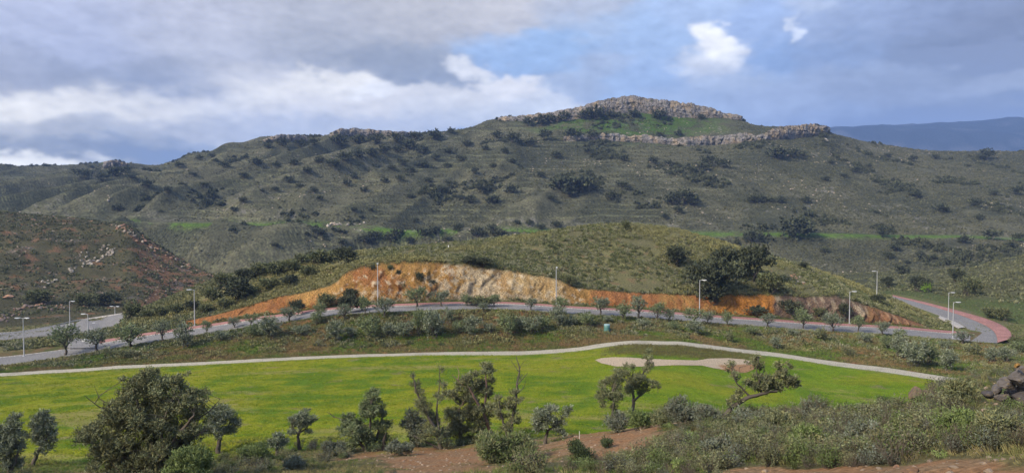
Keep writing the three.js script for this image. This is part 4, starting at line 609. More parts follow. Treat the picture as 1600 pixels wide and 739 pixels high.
// ------------------------------------------------------------------ small things by the road
{
  const b = hit(948.5, 519.5, 100, 175), t = thing('barrel', b, 'teal green upright barrel standing on the bank below the road', 'barrel'), h = 13 / F * -b.z, r = h * 0.36;
  const G = new THREE.MeshPhysicalMaterial({ color: new THREE.Color().setRGB(0.07, 0.17, 0.155), roughness: 0.5 });
  part('body', new THREE.LatheGeometry([[0, -0.1], [r, -0.1], [r, h * 0.3], [r * 1.05, h * 0.32], [r, h * 0.34], [r, h * 0.62], [r * 1.05, h * 0.64], [r, h * 0.66], [r, h * 0.93], [0, h * 0.93]].map(q => new THREE.Vector2(...q)), 24), G, t);
  part('lid', new THREE.LatheGeometry([[r * 1.06, h * 0.9], [r * 1.06, h * 0.95], [r * 0.9, h], [0, h * 1.02]].map(q => new THREE.Vector2(...q)), 24), new THREE.MeshPhysicalMaterial({ color: new THREE.Color().setRGB(0.2, 0.3, 0.3), roughness: 0.5 }), t);
  const c = hit(131, 536, 120, 260), cg = new THREE.BoxGeometry(0.9, 0.7, 0.6), box = thing('utility_box', c, 'small white utility box behind the left roadside olives', 'utility box'), W = new THREE.MeshPhysicalMaterial({ color: new THREE.Color().setRGB(0.72, 0.72, 0.7), roughness: 0.6 }); cg.translate(0, 0.4, 0); part('cabinet', cg, W, box); const lid = new THREE.BoxGeometry(1.0, 0.08, 0.7); lid.translate(0, 0.79, 0); part('lid', lid, W, box);
  const stake = (px, base, top, d0, d1, r, col, label) => { const q = hit(px, base, d0, d1), hh = (base - top) / F * -q.z, g = new THREE.CylinderGeometry(r * 0.85, r, hh + 0.3, 7); g.translate(0, hh / 2 - 0.15, 0); const cap = new THREE.ConeGeometry(r * 0.9, r * 1.6, 7); cap.translate(0, hh + r * 0.8, 0); const s = single('stake', mergeGeometries([g, cap]), new THREE.MeshStandardMaterial({ color: col, roughness: 0.8 }), label, 'stake'); s.position.copy(q); };
  stake(905.5, 688, 674, 30, 100, 0.028, 0xb8b4a8, 'thin white stake at the edge of the orange soil');
  stake(34, 737, 712, 30, 100, 0.045, 0x8b8a68, 'thin weathered stake between the two left olives');
  stake(700.5, 389, 384, 150, 250, 0.13, 0xe6e4dc, 'small white marker post on the slope of the knoll');
}

// ------------------------------------------------------------------ rocks
function outcrop(px, py, d0, d1, list, mats, seed, label, own) {   // list: px, row of centre, half width, half height (picture units at its range)
  const b = own ? at(px, py, own) : hit(px, py, d0, d1), s = -b.z / F, t = thing('rock_outcrop', b, label, 'rock', null), r = rng(seed);
  list.forEach(([x, y, w, h], i) => { const g = rockGeo(seed * 50 + i, w * s, h * s, w * s * (0.7 + 0.4 * r()), w * s > 0.6 && -b.z < 120 ? 5 : 3, 0.5); const m = part(i ? `rock_${String(i).padStart(3, '0')}` : 'rock', g, mats[Math.floor(r() * mats.length)], t); const q = own ? at(x, y + h * 0.3, own + (i % 3) * 0.5) : hit(x, y + h * 0.8, d0, d1); m.position.set(q.x - b.x, q.y - b.y + h * s * 0.3, q.z - b.z); m.rotation.y = r() * 6; }); return t;
}
{
  const r = rng(5), cl = (cx, cy, rx, ry, n, w) => [...Array(n)].map(() => { const a = r() * 6.283, q = Math.sqrt(r()); return [cx + Math.cos(a) * q * rx, cy + Math.sin(a) * q * ry, w * (0.6 + r()), w * (0.4 + 0.6 * r())]; });
  const band = (p, n, sp, w) => [...Array(n)].map(() => { const t = r() * (p.length - 1), i = Math.floor(t), f = t - i; return [mix(p[i][0], p[i + 1][0], f) + (r() - 0.5) * sp, mix(p[i][1], p[i + 1][1], f) + (r() - 0.5) * sp * 0.7, w * (0.5 + r()), w * (0.4 + 0.7 * r())]; });
  outcrop(150, 400, 250, 450, [...band([[122, 412], [140, 408], [160, 402], [178, 388]], 34, 13, 2.6), ...cl(166, 390, 14, 9, 16, 2.4), ...cl(130, 400, 8, 8, 8, 2)], [STONE, STONE_PALE, STONE], 3, 'pale rock outcrop in the middle of the left hill');
  outcrop(112, 421, 250, 450, cl(111, 421, 8, 4, 9, 2.2), [STONE_PALE], 4, 'small pale rock patch lower left of the big outcrop');
  outcrop(70, 440, 250, 450, [...cl(70, 442, 7, 8, 7, 3), ...cl(82, 438, 6, 3, 4, 3)], [STONE, STONE_PALE], 6, 'little grey rock pinnacles on the left hill above the road');
  outcrop(215, 372, 250, 470, band([[182, 350], [205, 362], [235, 384], [265, 398], [300, 418]], 60, 13, 2.8), [STONE_RED, STONE, STONE_RED], 7, 'reddish rocky spine running down the right edge of the left hill');
  outcrop(40, 490, 190, 330, [...band([[0, 500], [40, 480], [95, 478]], 44, 15, 3.4), [10, 462, 10, 4]], [STONE_DARK, STONE_RED, STONE_DARK], 8, 'dark broken rock bank above the lower left road');
  outcrop(1245, 436, 150, 260, cl(1247, 436, 20, 8, 26, 2.2), [STONE, STONE_RED], 9, 'grey and tan rocks on the knoll above the brown end of the cutting');
  outcrop(1437, 630, 20, 70, [[1433, 616, 15, 16], [1449, 619, 13, 13], [1440, 626, 14, 9]], [rockMat(0.115, 0.085, 0.062)], 10, 'lichen-spotted brown boulder at the brow of the near slope', 39);
  outcrop(1565, 605, 20, 70, [[1594, 592, 20, 17], [1576, 600, 17, 13], [1560, 609, 15, 11], [1546, 618, 13, 9], [1610, 602, 20, 20], [1584, 614, 18, 14], [1622, 586, 20, 20], [1566, 622, 15, 10], [1600, 579, 12, 9], [1604, 620, 20, 15]], [rockMat(0.062, 0.055, 0.053), rockMat(0.095, 0.085, 0.08)], 11, 'dark rugged rock outcrop at the right edge of the near slope', 29);
  outcrop(1589, 578, 20, 70, [[1591, 571, 6.5, 4.5]], [STONE_GOLD], 12, 'golden lichen-covered stone on top of the dark outcrop', 28.6);
  outcrop(1424, 737, 12, 60, [[1424, 733, 20, 8]], [rockMat(0.15, 0.09, 0.055)], 13, 'smooth brown mound-like boulder at the bottom edge');
  outcrop(1402, 733, 12, 60, [[1402, 727, 6, 5]], [STONE_RED], 14, 'small tan stone left of the brown boulder');
  outcrop(1333, 724, 12, 60, [[1333, 722, 4, 3]], [STONE_PALE], 15, 'small pale stone on the soil right of centre');
  outcrop(530, 352, 500, 700, band([[508, 350], [540, 349], [575, 348]], 16, 5, 3), [STONE, STONE_PALE], 16, 'row of pale rocks above the green track, left of centre');
  outcrop(1240, 237, 600, 1100, cl(1240, 237, 16, 6, 9, 2.4), [STONE_PALE], 17, 'pale boulders under the warm-tinted bluff of the lower cliff');
  outcrop(1291, 216, 600, 1100, [[1291, 217, 3, 2.4], [1294, 219, 2, 1.6]], [STONE_PALE], 18, 'single white boulder right of the bluff');
  outcrop(160, 325, 500, 1300, cl(168, 310, 5, 3, 3, 2), [STONE], 19, 'few pale stones on the far left slope');
  outcrop(85, 318, 700, 1300, cl(45, 315, 22, 8, 9, 3), [STONE], 20, 'faint pale rocks on the far left mountain flank');
}

// ------------------------------------------------------------------ olive trees along the road, bushes on the bank
const oliveKinds = [0, 1, 2, 3, 4, 5].map(i => ({ seed: 700 + i * 7, h: 4, w: [3.6, 3.2, 4.4, 2.8, 3.8, 3.4][i], trunk: [0.24, 0.22, 0.2, 0.27, 0.2, 0.3][i], r: 0.17, limbs: 5, clumps: [14, 12, 17, 10, 15, 13][i], cr: 0.86, leaves: [2600, 2300, 3000, 2000, 2700, 2400][i], L: 0.22, W: 0.095, pal: i % 2 ? OLIVE : OLIVE_GREEN, lean: [0, 0.03, 0, -0.04, 0.05, 0][i] }));
const oliveParts = oliveKinds.map(treeParts);
const LANDM = [[36, 'the two-headed lamp'], [300, 'the lamp at the cutting tip'], [589, 'the ochre face lamp'], [869, 'the pale rock lamp'], [1095, 'the orange face lamp'], [1331, 'the brown rock lamp'], [1490, 'the bend lamps']];
function placeLabel(list, what) {                          // names each by its count from the nearest lamp to its left
  const by = {}; return list.map(q => { let i = -1; LANDM.forEach((l, k) => { if (q[0] >= l[0]) i = k; }); by[i] = (by[i] || 0) + 1; const n = by[i] - 1; return `${q.look || ''}${what}, ${ORD[n]} right of ${LANDM[Math.max(0, i)][1]}`; });
}
function oliveClone(kind, pos, h, w, turn, name, label, category, group) { const t = thing(name, pos, label, category, group), k = oliveKinds[kind]; t.scale.set(w / k.w, h / k.h, w / k.w); t.rotation.y = turn; part('trunk', oliveParts[kind][0], BARK, t); part('crown', oliveParts[kind][1], LEAF, t); return t; }
const verge = [[100, 556, 507, 46], [150, 550, 510, 40], [205, 544, 498, 54], [255, 534, 498, 26], [322, 522, 499, 18], [365, 513, 494, 22], [392, 510, 490, 24], [452, 503, 477, 32], [500, 497, 468, 24], [536, 502, 474, 23], [570, 492, 461, 24], [601, 496, 461, 32], [650, 480, 449, 38], [688, 479, 450, 31], [730, 478, 456, 24], [756, 489, 471, 15], [772, 480, 458, 25], [830, 485, 463, 20], [876, 492, 464, 26], [938, 493, 460, 31], [973, 500, 469, 27], [1000, 499, 461, 30], [1028, 503, 470, 31], [1046, 504, 481, 20], [1085, 509, 481, 34], [1107, 508, 484, 22], [1138, 509, 484, 22], [1202, 512, 489, 24], [1256, 514, 480, 34], [1302, 519, 486, 34], [1342, 520, 493, 24], [1379, 525, 499, 25], [1408, 534, 510, 22], [1506, 538, 516, 30]];
{
  const labels = placeLabel(verge, 'olive tree at the road edge'), r = rng(31);
  verge.forEach(([px, base, top, w], i) => { const u = U(px), e = fE(u)[0], b = hit(px, base, 120, 190), d = -b.z, s = d / F; oliveClone(i * 5 % 6, b, (base - top) * s * 0.98, w * s * 1.0, r() * 6, 'olive_tree', labels[i], 'olive tree', 'olive trees lining the road'); });
}
const bushKinds = [0, 1, 2, 3].map(i => ({ seed: 800 + i * 7, h: 3, w: 3.6, trunk: 0.1, r: 0.09, stems: 3, limbs: 6, clumps: [15, 17, 13, 16][i], cr: 0.8, leaves: [2300, 2500, 2000, 2400][i], L: 0.24, W: 0.1, pal: [OLIVE, OLIVE_GREEN, OLIVE_DARK, OLIVE][i], flat: 0.8 }));
const oakKinds = [0, 1, 2].map(i => ({ seed: 840 + i * 5, h: 5, w: 6, trunk: 0.12, r: 0.18, stems: 2, limbs: 5, clumps: 17, cr: 1.6, leaves: 2800, L: 0.38, W: 0.27, pal: i === 2 ? [[0.10, 0.112, 0.05], [0.08, 0.092, 0.04], [0.125, 0.13, 0.06]] : OAK, flat: 0.75 }));
const farKinds = [0, 1, 2, 3].map(i => ({ seed: 860 + i * 5, h: 5, w: 6.4, trunk: 0.02, r: 0.15, limbs: 4, clumps: [10, 9, 12, 8][i], cr: 1.9, leaves: 900, L: 0.46, W: 0.5, pal: OAK, flat: 0.75 }));
const bushParts = bushKinds.map(treeParts), oakParts = oakKinds.map(treeParts), farParts = farKinds.map(treeParts);
function bushClone(kinds, parts, k, pos, h, w, turn, name, label, category, group) { const t = thing(name, pos, label, category, group); t.scale.set(w / kinds[k].w, h / kinds[k].h, w / kinds[k].w); t.rotation.y = turn; part('trunk', parts[k][0], BARK, t); part('crown', parts[k][1], LEAF, t); return t; }
const bank = [[172, 558, 540, 34], [198, 560, 541, 36], [285, 546, 500, 38], [345, 533, 512, 30], [395, 527, 502, 30], [420, 531, 489, 48], [470, 524, 503, 34], [495, 508, 482, 24], [524, 536, 496, 40], [549, 528, 506, 24], [575, 530, 487, 44], [607, 528, 502, 30], [632, 528, 495, 36], [655, 522, 474, 26], [676, 530, 480, 48], [700, 508, 474, 20], [718, 522, 496, 28], [738, 523, 490, 38], [765, 521, 500, 24], [792, 526, 482, 38], [812, 519, 492, 28], [830, 522, 486, 38], [850, 518, 488, 28], [872, 512, 474, 34], [893, 510, 490, 22], [918, 512, 482, 30], [950, 505, 492, 22], [1005, 511, 496, 26], [1053, 518, 498, 22], [1086, 524, 498, 36], [1140, 535, 513, 22], [1175, 524, 507, 24], [1212, 545, 524, 26], [1240, 526, 512, 22], [1283, 532, 507, 32], [1327, 556, 538, 24], [1352, 536, 516, 26], [1385, 545, 520, 26], [1405, 560, 519, 36], [1428, 573, 520, 50], [1452, 572, 528, 38], [1484, 580, 540, 40], [1478, 545, 528, 24], [1520, 556, 530, 34], [1552, 566, 540, 30], [1575, 566, 536, 34], [1595, 552, 528, 30]];
{
  const labels = placeLabel(bank, 'olive bush on the bank'), r = rng(33), dark = new Set([0, 1, 30, 34, 35, 43]);
  bank.forEach(([px, base, top, w], i) => { const b = hit(px, base, 95, 196), s = -b.z / F; const k = dark.has(i) ? 2 : [0, 1, 3][i % 3]; bushClone(bushKinds, bushParts, k, b, (base - top) * s * 0.86, w * s * 0.88, r() * 6, 'olive_bush', labels[i], 'bush', 'olive bushes on the bank'); });
  const b = hit(1455, 568, 95, 180), s = -b.z / F, t = thing('dead_bush', b, 'small rust-red dead bush at the foot of the bank on the right', 'bush'), [w, l] = treeParts({ seed: 901, h: 14 * s, w: 13 * s, trunk: 0.08, r: 0.05, stems: 3, limbs: 4, clumps: 6, cr: 0.5, leaves: 500, L: 0.18, W: 0.06, pal: [[0.22, 0.10, 0.055], [0.18, 0.085, 0.05]] }); part('trunk', w, BARK, t); part('crown', l, LEAF, t);
}
// bushes on the knoll, the road cut and the slopes round it
{
  const r = rng(35), place = (l, label) => l.forEach(([px, base, top, w, k = i3(r), lab], i) => { const b = hit(px, base, 150, 480), s = -b.z / F; bushClone(oakKinds, oakParts, k, b, (base - top) * s * 1.05, w * s * 1.1, r() * 6, 'oak_bush', lab || label(i), 'bush', 'bushes on the knoll and valley slopes'); });
  function i3(q) { return Math.floor(q() * 3); }
  place([[1060, 415, 385, 38, 0, 'dark rounded oak bush left of the big oak clump on the knoll'], [1096, 466, 412, 54, 1, 'dark oak behind the lamp, left part of the knoll clump'], [1128, 462, 406, 56, 0, 'dark oak in the middle of the knoll clump'], [1146, 436, 388, 56, 0, 'tall dark oak at the upper left of the knoll clump'], [1178, 438, 386, 52, 1, 'tall dark oak at the right end of the knoll clump'], [1112, 478, 444, 36, 0, 'dark oak at the cutting rim right of the lamp'], [1205, 458, 424, 40, 2, 'low green oak bush trailing right of the knoll clump'],
    [978, 360, 344, 14, 2, 'lone small tree on the crest of the knoll'], [735, 417, 401, 30, 1, 'dark bush overhanging the top of the cutting, left half'], [758, 418, 403, 28, 1, 'dark bush overhanging the top of the cutting, right half'], [366, 472, 434, 48, 0, 'large dark oak bush on the knoll left of the cutting'], [500, 413, 390, 44, 2, 'green bush at the left of the pair above the cutting'], [536, 416, 388, 36, 1, 'darker bush at the right of the pair above the cutting'], [1257, 420, 410, 16, 0, 'small dark bush on the right slope of the knoll'], [1372, 474, 461, 22, 1, 'low dark bush on the right shoulder of the knoll'], [890, 446, 430, 22, 2, 'fresh green bush at the rim right of the pale rock'],
    [1440, 456, 432, 28, 0, 'dark tree in the valley behind the bright green bush'], [1387, 450, 432, 16, 0, 'dark bush in the valley right of the distant lamp'], [1517, 462, 432, 30, 2, 'olive-green bush on the right slope beyond the road'], [1495, 440, 420, 26, 0, 'dark round bush on the right slope above the road'], [205, 500, 470, 26, 2, 'grey-green tree at the end of the left road'], [130, 478, 458, 34, 2, 'green tree row bush at the foot of the left hill'], [170, 477, 458, 30, 0, 'dark tree row bush at the foot of the left hill'], [60, 474, 452, 38, 2, 'green bush above the dark rock bank at left']], () => '');
  const g1 = [[345, 447, 425, 26], [330, 470, 450, 26], [385, 440, 420, 30], [405, 432, 410, 30], [430, 430, 408, 34], [455, 425, 405, 28], [420, 452, 434, 30], [390, 462, 446, 24], [300, 485, 470, 24], [275, 490, 474, 24], [250, 494, 478, 22], [320, 490, 474, 22], [350, 482, 466, 24], [450, 446, 430, 26], [480, 432, 414, 24], [230, 497, 483, 20], [470, 412, 396, 24]];
  g1.sort((a, b) => a[0] - b[0]).forEach((q, i) => { q[4] = i % 5 === 3 ? 0 : 2; }); place(g1, i => `rounded bush in the thicket left of the cutting, ${ORD[i]} from the left`);
  place([[508, 482, 458, 26], [548, 470, 452, 22], [462, 494, 470, 24], [545, 490, 462, 28], [565, 486, 466, 22]], i => ['dark shrub at the left foot of the tall ochre face', 'shrub on the face left of the lamp', 'dark shrub in the red left part of the cutting', 'green shrub at the cutting foot beside the lamp', 'low shrub at the cutting foot just left of the lamp'][i]);
  place([[630, 452, 440, 15], [655, 447, 426, 14], [676, 449, 438, 12], [622, 432, 422, 10], [582, 424, 414, 10], [609, 424, 413, 9]], i => ['dark tuft', 'tall dark tuft', 'small dark tuft', 'tiny dark tuft', 'tiny dark tuft near the rim', 'little dark tuft near the rim'][i] + [' low on the ochre face left of the pale rock', ' in the middle of the ochre face', ' at the edge of the pale rock face', ' in the upper ochre face', ' left of the lamp top', ' right of the lamp top'][i]);
  place([[752, 480, 463, 34], [735, 478, 466, 22], [1180, 494, 478, 36], [1235, 494, 470, 34], [1322, 500, 474, 20], [1282, 496, 480, 22]], i => ['dark shrub at the foot of the pale rock', 'low shrub at the foot of the pale rock, left one', 'green shrub at the foot of the orange face', 'green-brown shrub at the foot of the brown rocks', 'shrub climbing the brown rocks beside the lamp', 'low shrub under the brown rocks'][i]);
  place([[1549, 497, 479, 24, 2], [1568, 501, 480, 24, 2], [1590, 545, 524, 22, 2]], i => ['grey olive tree beyond the outer bend pavement', 'pale olive tree on the slope right of the bend', 'shrub on the bank right of the bend'][i]);
  const lb = hit(1441, 456, 200, 480), ls = -lb.z / F, lt = thing('bush', lb, 'bright lime-green bush in the valley beyond the bend', 'bush'), [w, l] = treeParts({ seed: 921, h: 16 * ls, w: 17 * ls, trunk: 0.08, r: 0.08, stems: 2, limbs: 4, clumps: 8, cr: 1.1, leaves: 700, L: 0.35, W: 0.2, pal: [[0.15, 0.24, 0.03], [0.12, 0.2, 0.025]] }); part('trunk', w, BARK, lt); part('crown', l, LEAF, lt); lt.position.add(V(0, 0, 4));
}
// holm oaks dotted over the mountain
{
  const r = rng(37);
  const area = (px, py) => py < 198 && px > 760 ? 'dark oak bush under the summit cliff' : py < 224 && px > 850 && px < 1300 ? 'dark oak bush along the lower cliff band' : px > 1260 ? (py > 376 ? 'dark oak bush below the right track' : py > 340 ? 'dark oak bush along the right track' : py > 280 ? 'dark oak bush low on the right shoulder' : 'dark oak bush high on the right shoulder') : py > 372 ? 'dark oak bush just above the knoll' : py > 338 ? 'dark oak bush beside the green track' : px < 280 ? 'dark oak bush on the far left ridge' : (py < 234 ? 'dark oak bush near the skyline' : py < 264 ? 'dark oak bush high on the slope' : py < 300 ? 'dark oak bush halfway up the slope' : 'dark oak bush low on the slope') + (px < 640 ? ', left part' : px < 900 ? ', middle part' : ', below the summit');
  const seen = {};
  const put = (px, py, w, h) => { const b = hit(px, py, 430, 1400), s = -b.z / F, k = Math.floor(r() * 4), a = area(px, py), l = `${a}, ${ORD[seen[a] = (seen[a] ?? -1) + 1]} from left`; b.y -= 0.3; bushClone(farKinds, farParts, k, b, (h || w * 0.62) * s * 1.1, w * s * 1.1, r() * 6, 'holm_oak', l, 'oak', 'holm oaks on the mountain'); };
  const fixed = [[930, 186, 34], [915, 187, 24], [991, 184, 22], [1032, 187, 24], [1097, 186, 13], [880, 190, 22], [860, 193, 20], [845, 196, 26], [825, 197, 24], [955, 184, 16], [895, 219, 30], [925, 219, 22], [945, 217, 18], [1062, 213, 16], [1032, 213, 12], [1160, 220, 14], [920, 239, 16], [975, 252, 16], [1045, 258, 14], [1110, 260, 30], [1130, 262, 22], [1100, 267, 18], [1020, 255, 14], [1082, 270, 16], [1217, 249, 30], [1240, 247, 24], [1255, 244, 16], [870, 247, 16], [880, 300, 36], [900, 302, 40], [915, 298, 30], [930, 297, 22], [955, 312, 20], [890, 308, 24], [973, 294, 18], [1052, 320, 26], [1070, 318, 36], [1085, 322, 24], [1060, 332, 20], [1040, 342, 14], [1178, 317, 20], [1190, 316, 16], [1222, 318, 18], [1205, 316, 14], [1260, 317, 18], [1340, 270, 16], [1320, 277, 12], [1293, 283, 14], [1428, 252, 14], [1463, 248, 14], [1543, 249, 28], [1535, 250, 14], [1435, 309, 18], [1472, 332, 22], [1525, 322, 20], [1555, 306, 16], [1592, 305, 20], [1530, 344, 14], [1300, 256, 10], [1360, 262, 10], [1390, 246, 10], [1220, 245, 12], [845, 277, 14], [770, 318, 20], [800, 302, 22], [735, 316, 20], [720, 312, 14], [750, 300, 22], [860, 313, 12],
    [1243, 372, 48], [1265, 368, 20], [1175, 378, 26, 20], [1380, 370, 24, 16], [1552, 375, 22, 16], [1595, 378, 20, 14], [1580, 388, 20], [1508, 380, 22], [1290, 395, 14], [1390, 404, 16], [1408, 430, 26], [1440, 402, 14], [1460, 405, 12], [1400, 392, 18], [1420, 412, 12], [716, 362, 18, 14], [768, 364, 18, 14], [826, 352, 14], [808, 350, 10], [870, 356, 20], [845, 358, 14], [500, 368, 22, 12], [555, 331, 12, 8], [622, 370, 22, 14], [585, 374, 22], [570, 380, 20], [535, 382, 16], [665, 370, 26, 14], [680, 366, 20], [610, 378, 22], [640, 380, 18], [745, 370, 22], [780, 372, 20], [700, 378, 16], [430, 386, 12], [650, 347, 12],
    [160, 282, 18], [130, 280, 22], [180, 276, 26], [195, 270, 18], [205, 280, 14], [230, 292, 18], [185, 330, 16], [322, 320, 12], [345, 322, 12], [365, 330, 14], [380, 316, 12], [500, 255, 16], [520, 262, 20], [540, 252, 24], [560, 248, 26], [580, 245, 22], [600, 240, 24], [620, 238, 20], [640, 234, 26], [530, 228, 30], [560, 226, 26], [590, 224, 22], [620, 222, 26], [650, 220, 24], [680, 218, 22], [705, 208, 14], [420, 232, 16], [440, 228, 18], [470, 230, 22], [490, 226, 18], [460, 258, 16], [430, 262, 14], [400, 258, 18], [480, 270, 16], [380, 278, 14], [450, 285, 16], [470, 295, 14], [490, 300, 14], [430, 298, 12], [500, 312, 12], [410, 300, 10], [540, 290, 14], [555, 280, 12], [570, 300, 14], [600, 285, 14], [625, 282, 12], [640, 270, 16], [660, 262, 18], [630, 258, 16], [610, 265, 14], [680, 250, 16], [700, 240, 14], [660, 240, 20], [700, 262, 12], [670, 285, 12], [640, 310, 12], [580, 330, 10], [690, 300, 14], [740, 270, 12], [770, 262, 14], [800, 255, 16], [720, 252, 14], [790, 240, 16], [760, 235, 14], [730, 228, 16], [830, 228, 18], [800, 222, 22], [850, 218, 20], [775, 215, 18], [280, 262, 14], [310, 250, 12], [330, 246, 10], [350, 262, 14], [300, 275, 12], [260, 300, 14], [320, 292, 12]];
  fixed.sort((a, b) => a[0] - b[0]);
  for (const [px, py, w, h] of fixed) put(px + (r() - 0.5) * 2, py, w * (0.85 + 0.3 * r()), h);
}
// ------------------------------------------------------------------ the olives in the foreground, each as it grows
surveyedTree('wild_olive', 235, 752, { seed: 1001, depth: 130, L: 0.15, W: 0.05, pal: OLIVE_DARK, dens: 300, split: 4, twigs: 2, up: 0.7,
  limbs: [[[[235, 752], [232, 730], [222, 690], [205, 650], [195, 620]], 6, 2], [[[235, 752], [250, 720], [275, 690], [300, 660], [318, 640]], 5, 1.6], [[[235, 752], [236, 700], [240, 650], [238, 610], [228, 585]], 5, 1.4], [[[235, 752], [210, 725], [180, 700], [150, 690], [135, 683]], 4, 1.2], [[[275, 690], [300, 685], [325, 672]], 2.2, 0.8], [[[205, 650], [180, 640], [165, 628], [152, 610]], 1.6, 0.4], [[[165, 628], [158, 622], [150, 600]], 0.8, 0.25], [[[300, 660], [325, 645], [336, 630]], 1.4, 0.4], [[[232, 730], [256, 700], [262, 660], [285, 610]], 3, 1]],
  clumps: [[228, 600, 22], [205, 608, 20], [250, 602, 20], [276, 606, 17], [190, 625, 18], [220, 628, 24], [250, 630, 24], [282, 628, 20], [300, 618, 13], [180, 645, 20], [210, 650, 26], [240, 655, 26], [270, 655, 24], [300, 648, 20], [318, 622, 11, 0.8], [165, 665, 22], [195, 675, 26], [228, 680, 28], [260, 682, 24], [150, 682, 20], [140, 672, 14], [175, 700, 26], [208, 708, 28], [240, 712, 26], [185, 725, 24], [215, 735, 24], [262, 725, 22], [160, 715, 18], [308, 668, 12, 0.7], [232, 585, 10], [210, 590, 8], [280, 592, 8], [275, 700, 20], [285, 680, 18], [250, 735, 20], [290, 722, 18], [300, 690, 12]] }, 'big dense wild olive nearest the viewer, at the lower left', 'olive tree', null, 49);
surveyedTree('tall_bush', 290, 748, { seed: 1002, depth: 40, L: 0.2, W: 0.045, pal: GREEN, dens: 330, split: 3, up: 1.1, limbs: [[[[290, 748], [288, 720], [285, 700]], 1.5, 0.5], [[[290, 748], [305, 725], [315, 705]], 1.5, 0.5]], clumps: [[285, 712, 18], [305, 712, 18], [322, 718, 14], [275, 728, 18], [300, 732, 20], [322, 736, 16]] }, 'fresh green leafy bush at the right foot of the big wild olive', 'bush', null, 46);
surveyedTree('olive_tree', 12, 742, { seed: 1003, depth: 30, L: 0.17, W: 0.055, pal: OLIVE, dens: 300, limbs: [[[[12, 742], [14, 720], [10, 690], [16, 660]], 4, 1.4], [[[12, 742], [24, 715], [30, 690]], 2.6, 1]], clumps: [[22, 645, 9], [20, 660, 13], [10, 672, 15], [24, 678, 14], [2, 690, 16], [14, 698, 16], [28, 692, 10], [5, 715, 16], [16, 724, 13], [-12, 680, 16], [-14, 705, 16]] }, 'narrow grey olive cut by the left edge', 'olive tree', null, 62);
surveyedTree('olive_tree', 50, 727, { seed: 1004, depth: 30, L: 0.17, W: 0.055, pal: OLIVE, dens: 300, limbs: [[[[50, 727], [55, 712], [62, 695], [66, 670]], 3.4, 1.4], [[[58, 705], [70, 690], [80, 676]], 1.8, 0.7]], clumps: [[70, 648, 9], [62, 656, 13], [76, 662, 12], [52, 670, 14], [68, 676, 16], [82, 680, 9], [58, 690, 12], [72, 696, 12], [42, 680, 7], [62, 708, 6]] }, 'olive leaning right, second from the left edge', 'olive tree');
surveyedTree('olive_tree', 341, 708, { seed: 1005, depth: 30, L: 0.17, W: 0.055, pal: OLIVE, dens: 320, limbs: [[[[341, 708], [340, 695], [343, 680], [340, 665]], 4.2, 2], [[[342, 685], [355, 668], [360, 655]], 2, 0.8], [[[342, 685], [328, 668], [325, 655]], 2, 0.8]], clumps: [[345, 640, 11], [330, 650, 14], [352, 652, 15], [366, 662, 10], [340, 664, 16], [324, 668, 12], [358, 672, 12], [346, 680, 8]] }, 'round grey olive behind the right side of the big wild olive', 'olive tree');
surveyedTree('olive_tree', 432, 712, { seed: 1006, depth: 20, L: 0.17, W: 0.055, pal: OLIVE, dens: 300, limbs: [[[[432, 712], [432, 700], [434, 688]], 3, 1.2]], clumps: [[432, 684, 10], [422, 690, 8], [442, 690, 8], [432, 697, 8]] }, 'small round olive left of the slender-trunked olive', 'olive tree');
surveyedTree('olive_tree', 468, 703, { seed: 1007, depth: 24, L: 0.17, W: 0.055, pal: OLIVE, dens: 330, limbs: [[[[468, 703], [466, 690], [467, 678], [472, 665]], 3.2, 1.4], [[[467, 680], [458, 668], [456, 660]], 1.5, 0.7], [[[468, 676], [480, 666], [484, 656]], 1.5, 0.7]], clumps: [[478, 645, 9], [470, 652, 11], [486, 654, 9], [460, 662, 11], [476, 664, 11], [458, 675, 8], [488, 660, 6], [480, 676, 6]] }, 'small neat olive with a bare trunk on the fairway edge', 'olive tree');
surveyedTree('olive_tree', 572, 704, { seed: 1008, depth: 50, L: 0.17, W: 0.055, pal: OLIVE_GREEN, dens: 330, twigs: 1, limbs: [[[[572, 704], [575, 685], [580, 660], [582, 630]], 3.4, 1], [[[572, 704], [588, 685], [592, 665], [598, 650]], 3, 1], [[[572, 704], [555, 685], [542, 665]], 3, 1], [[[602, 704], [600, 690], [603, 678]], 4, 2], [[[540, 655], [522, 652], [508, 645]], 0.8, 0.3], [[[522, 652], [514, 642]], 0.5, 0.2]], clumps: [[585, 614, 10], [578, 626, 13], [590, 634, 13], [570, 642, 14], [585, 650, 14], [600, 648, 9], [545, 656, 12], [556, 664, 14], [572, 670, 15], [592, 668, 14], [605, 664, 9], [542, 674, 13], [560, 684, 15], [578, 690, 14], [596, 686, 12], [535, 662, 8], [550, 695, 10]] }, 'many-stemmed olive with a pointed crown, left of centre', 'olive tree');
surveyedTree('olive_tree', 690, 702, { seed: 1009, depth: 40, L: 0.16, W: 0.05, pal: OLIVE_DARK, dens: 300, twigs: 1, limbs: [[[[690, 702], [682, 675], [665, 640], [650, 605], [646, 582]], 3.4, 0.7], [[[690, 702], [686, 670], [682, 640], [686, 605], [687, 575]], 2.2, 0.5], [[[690, 702], [665, 690], [645, 680]], 2, 0.8]], clumps: [[646, 586, 5], [648, 598, 7], [652, 612, 9], [658, 626, 11], [664, 640, 12], [672, 654, 12], [678, 668, 14], [684, 682, 14], [688, 578, 5, 0.8], [690, 600, 8], [684, 614, 9], [694, 618, 8], [660, 690, 10], [696, 694, 10]] }, 'tall narrow olive pair of spires leaning left, left of the central thicket', 'olive tree');
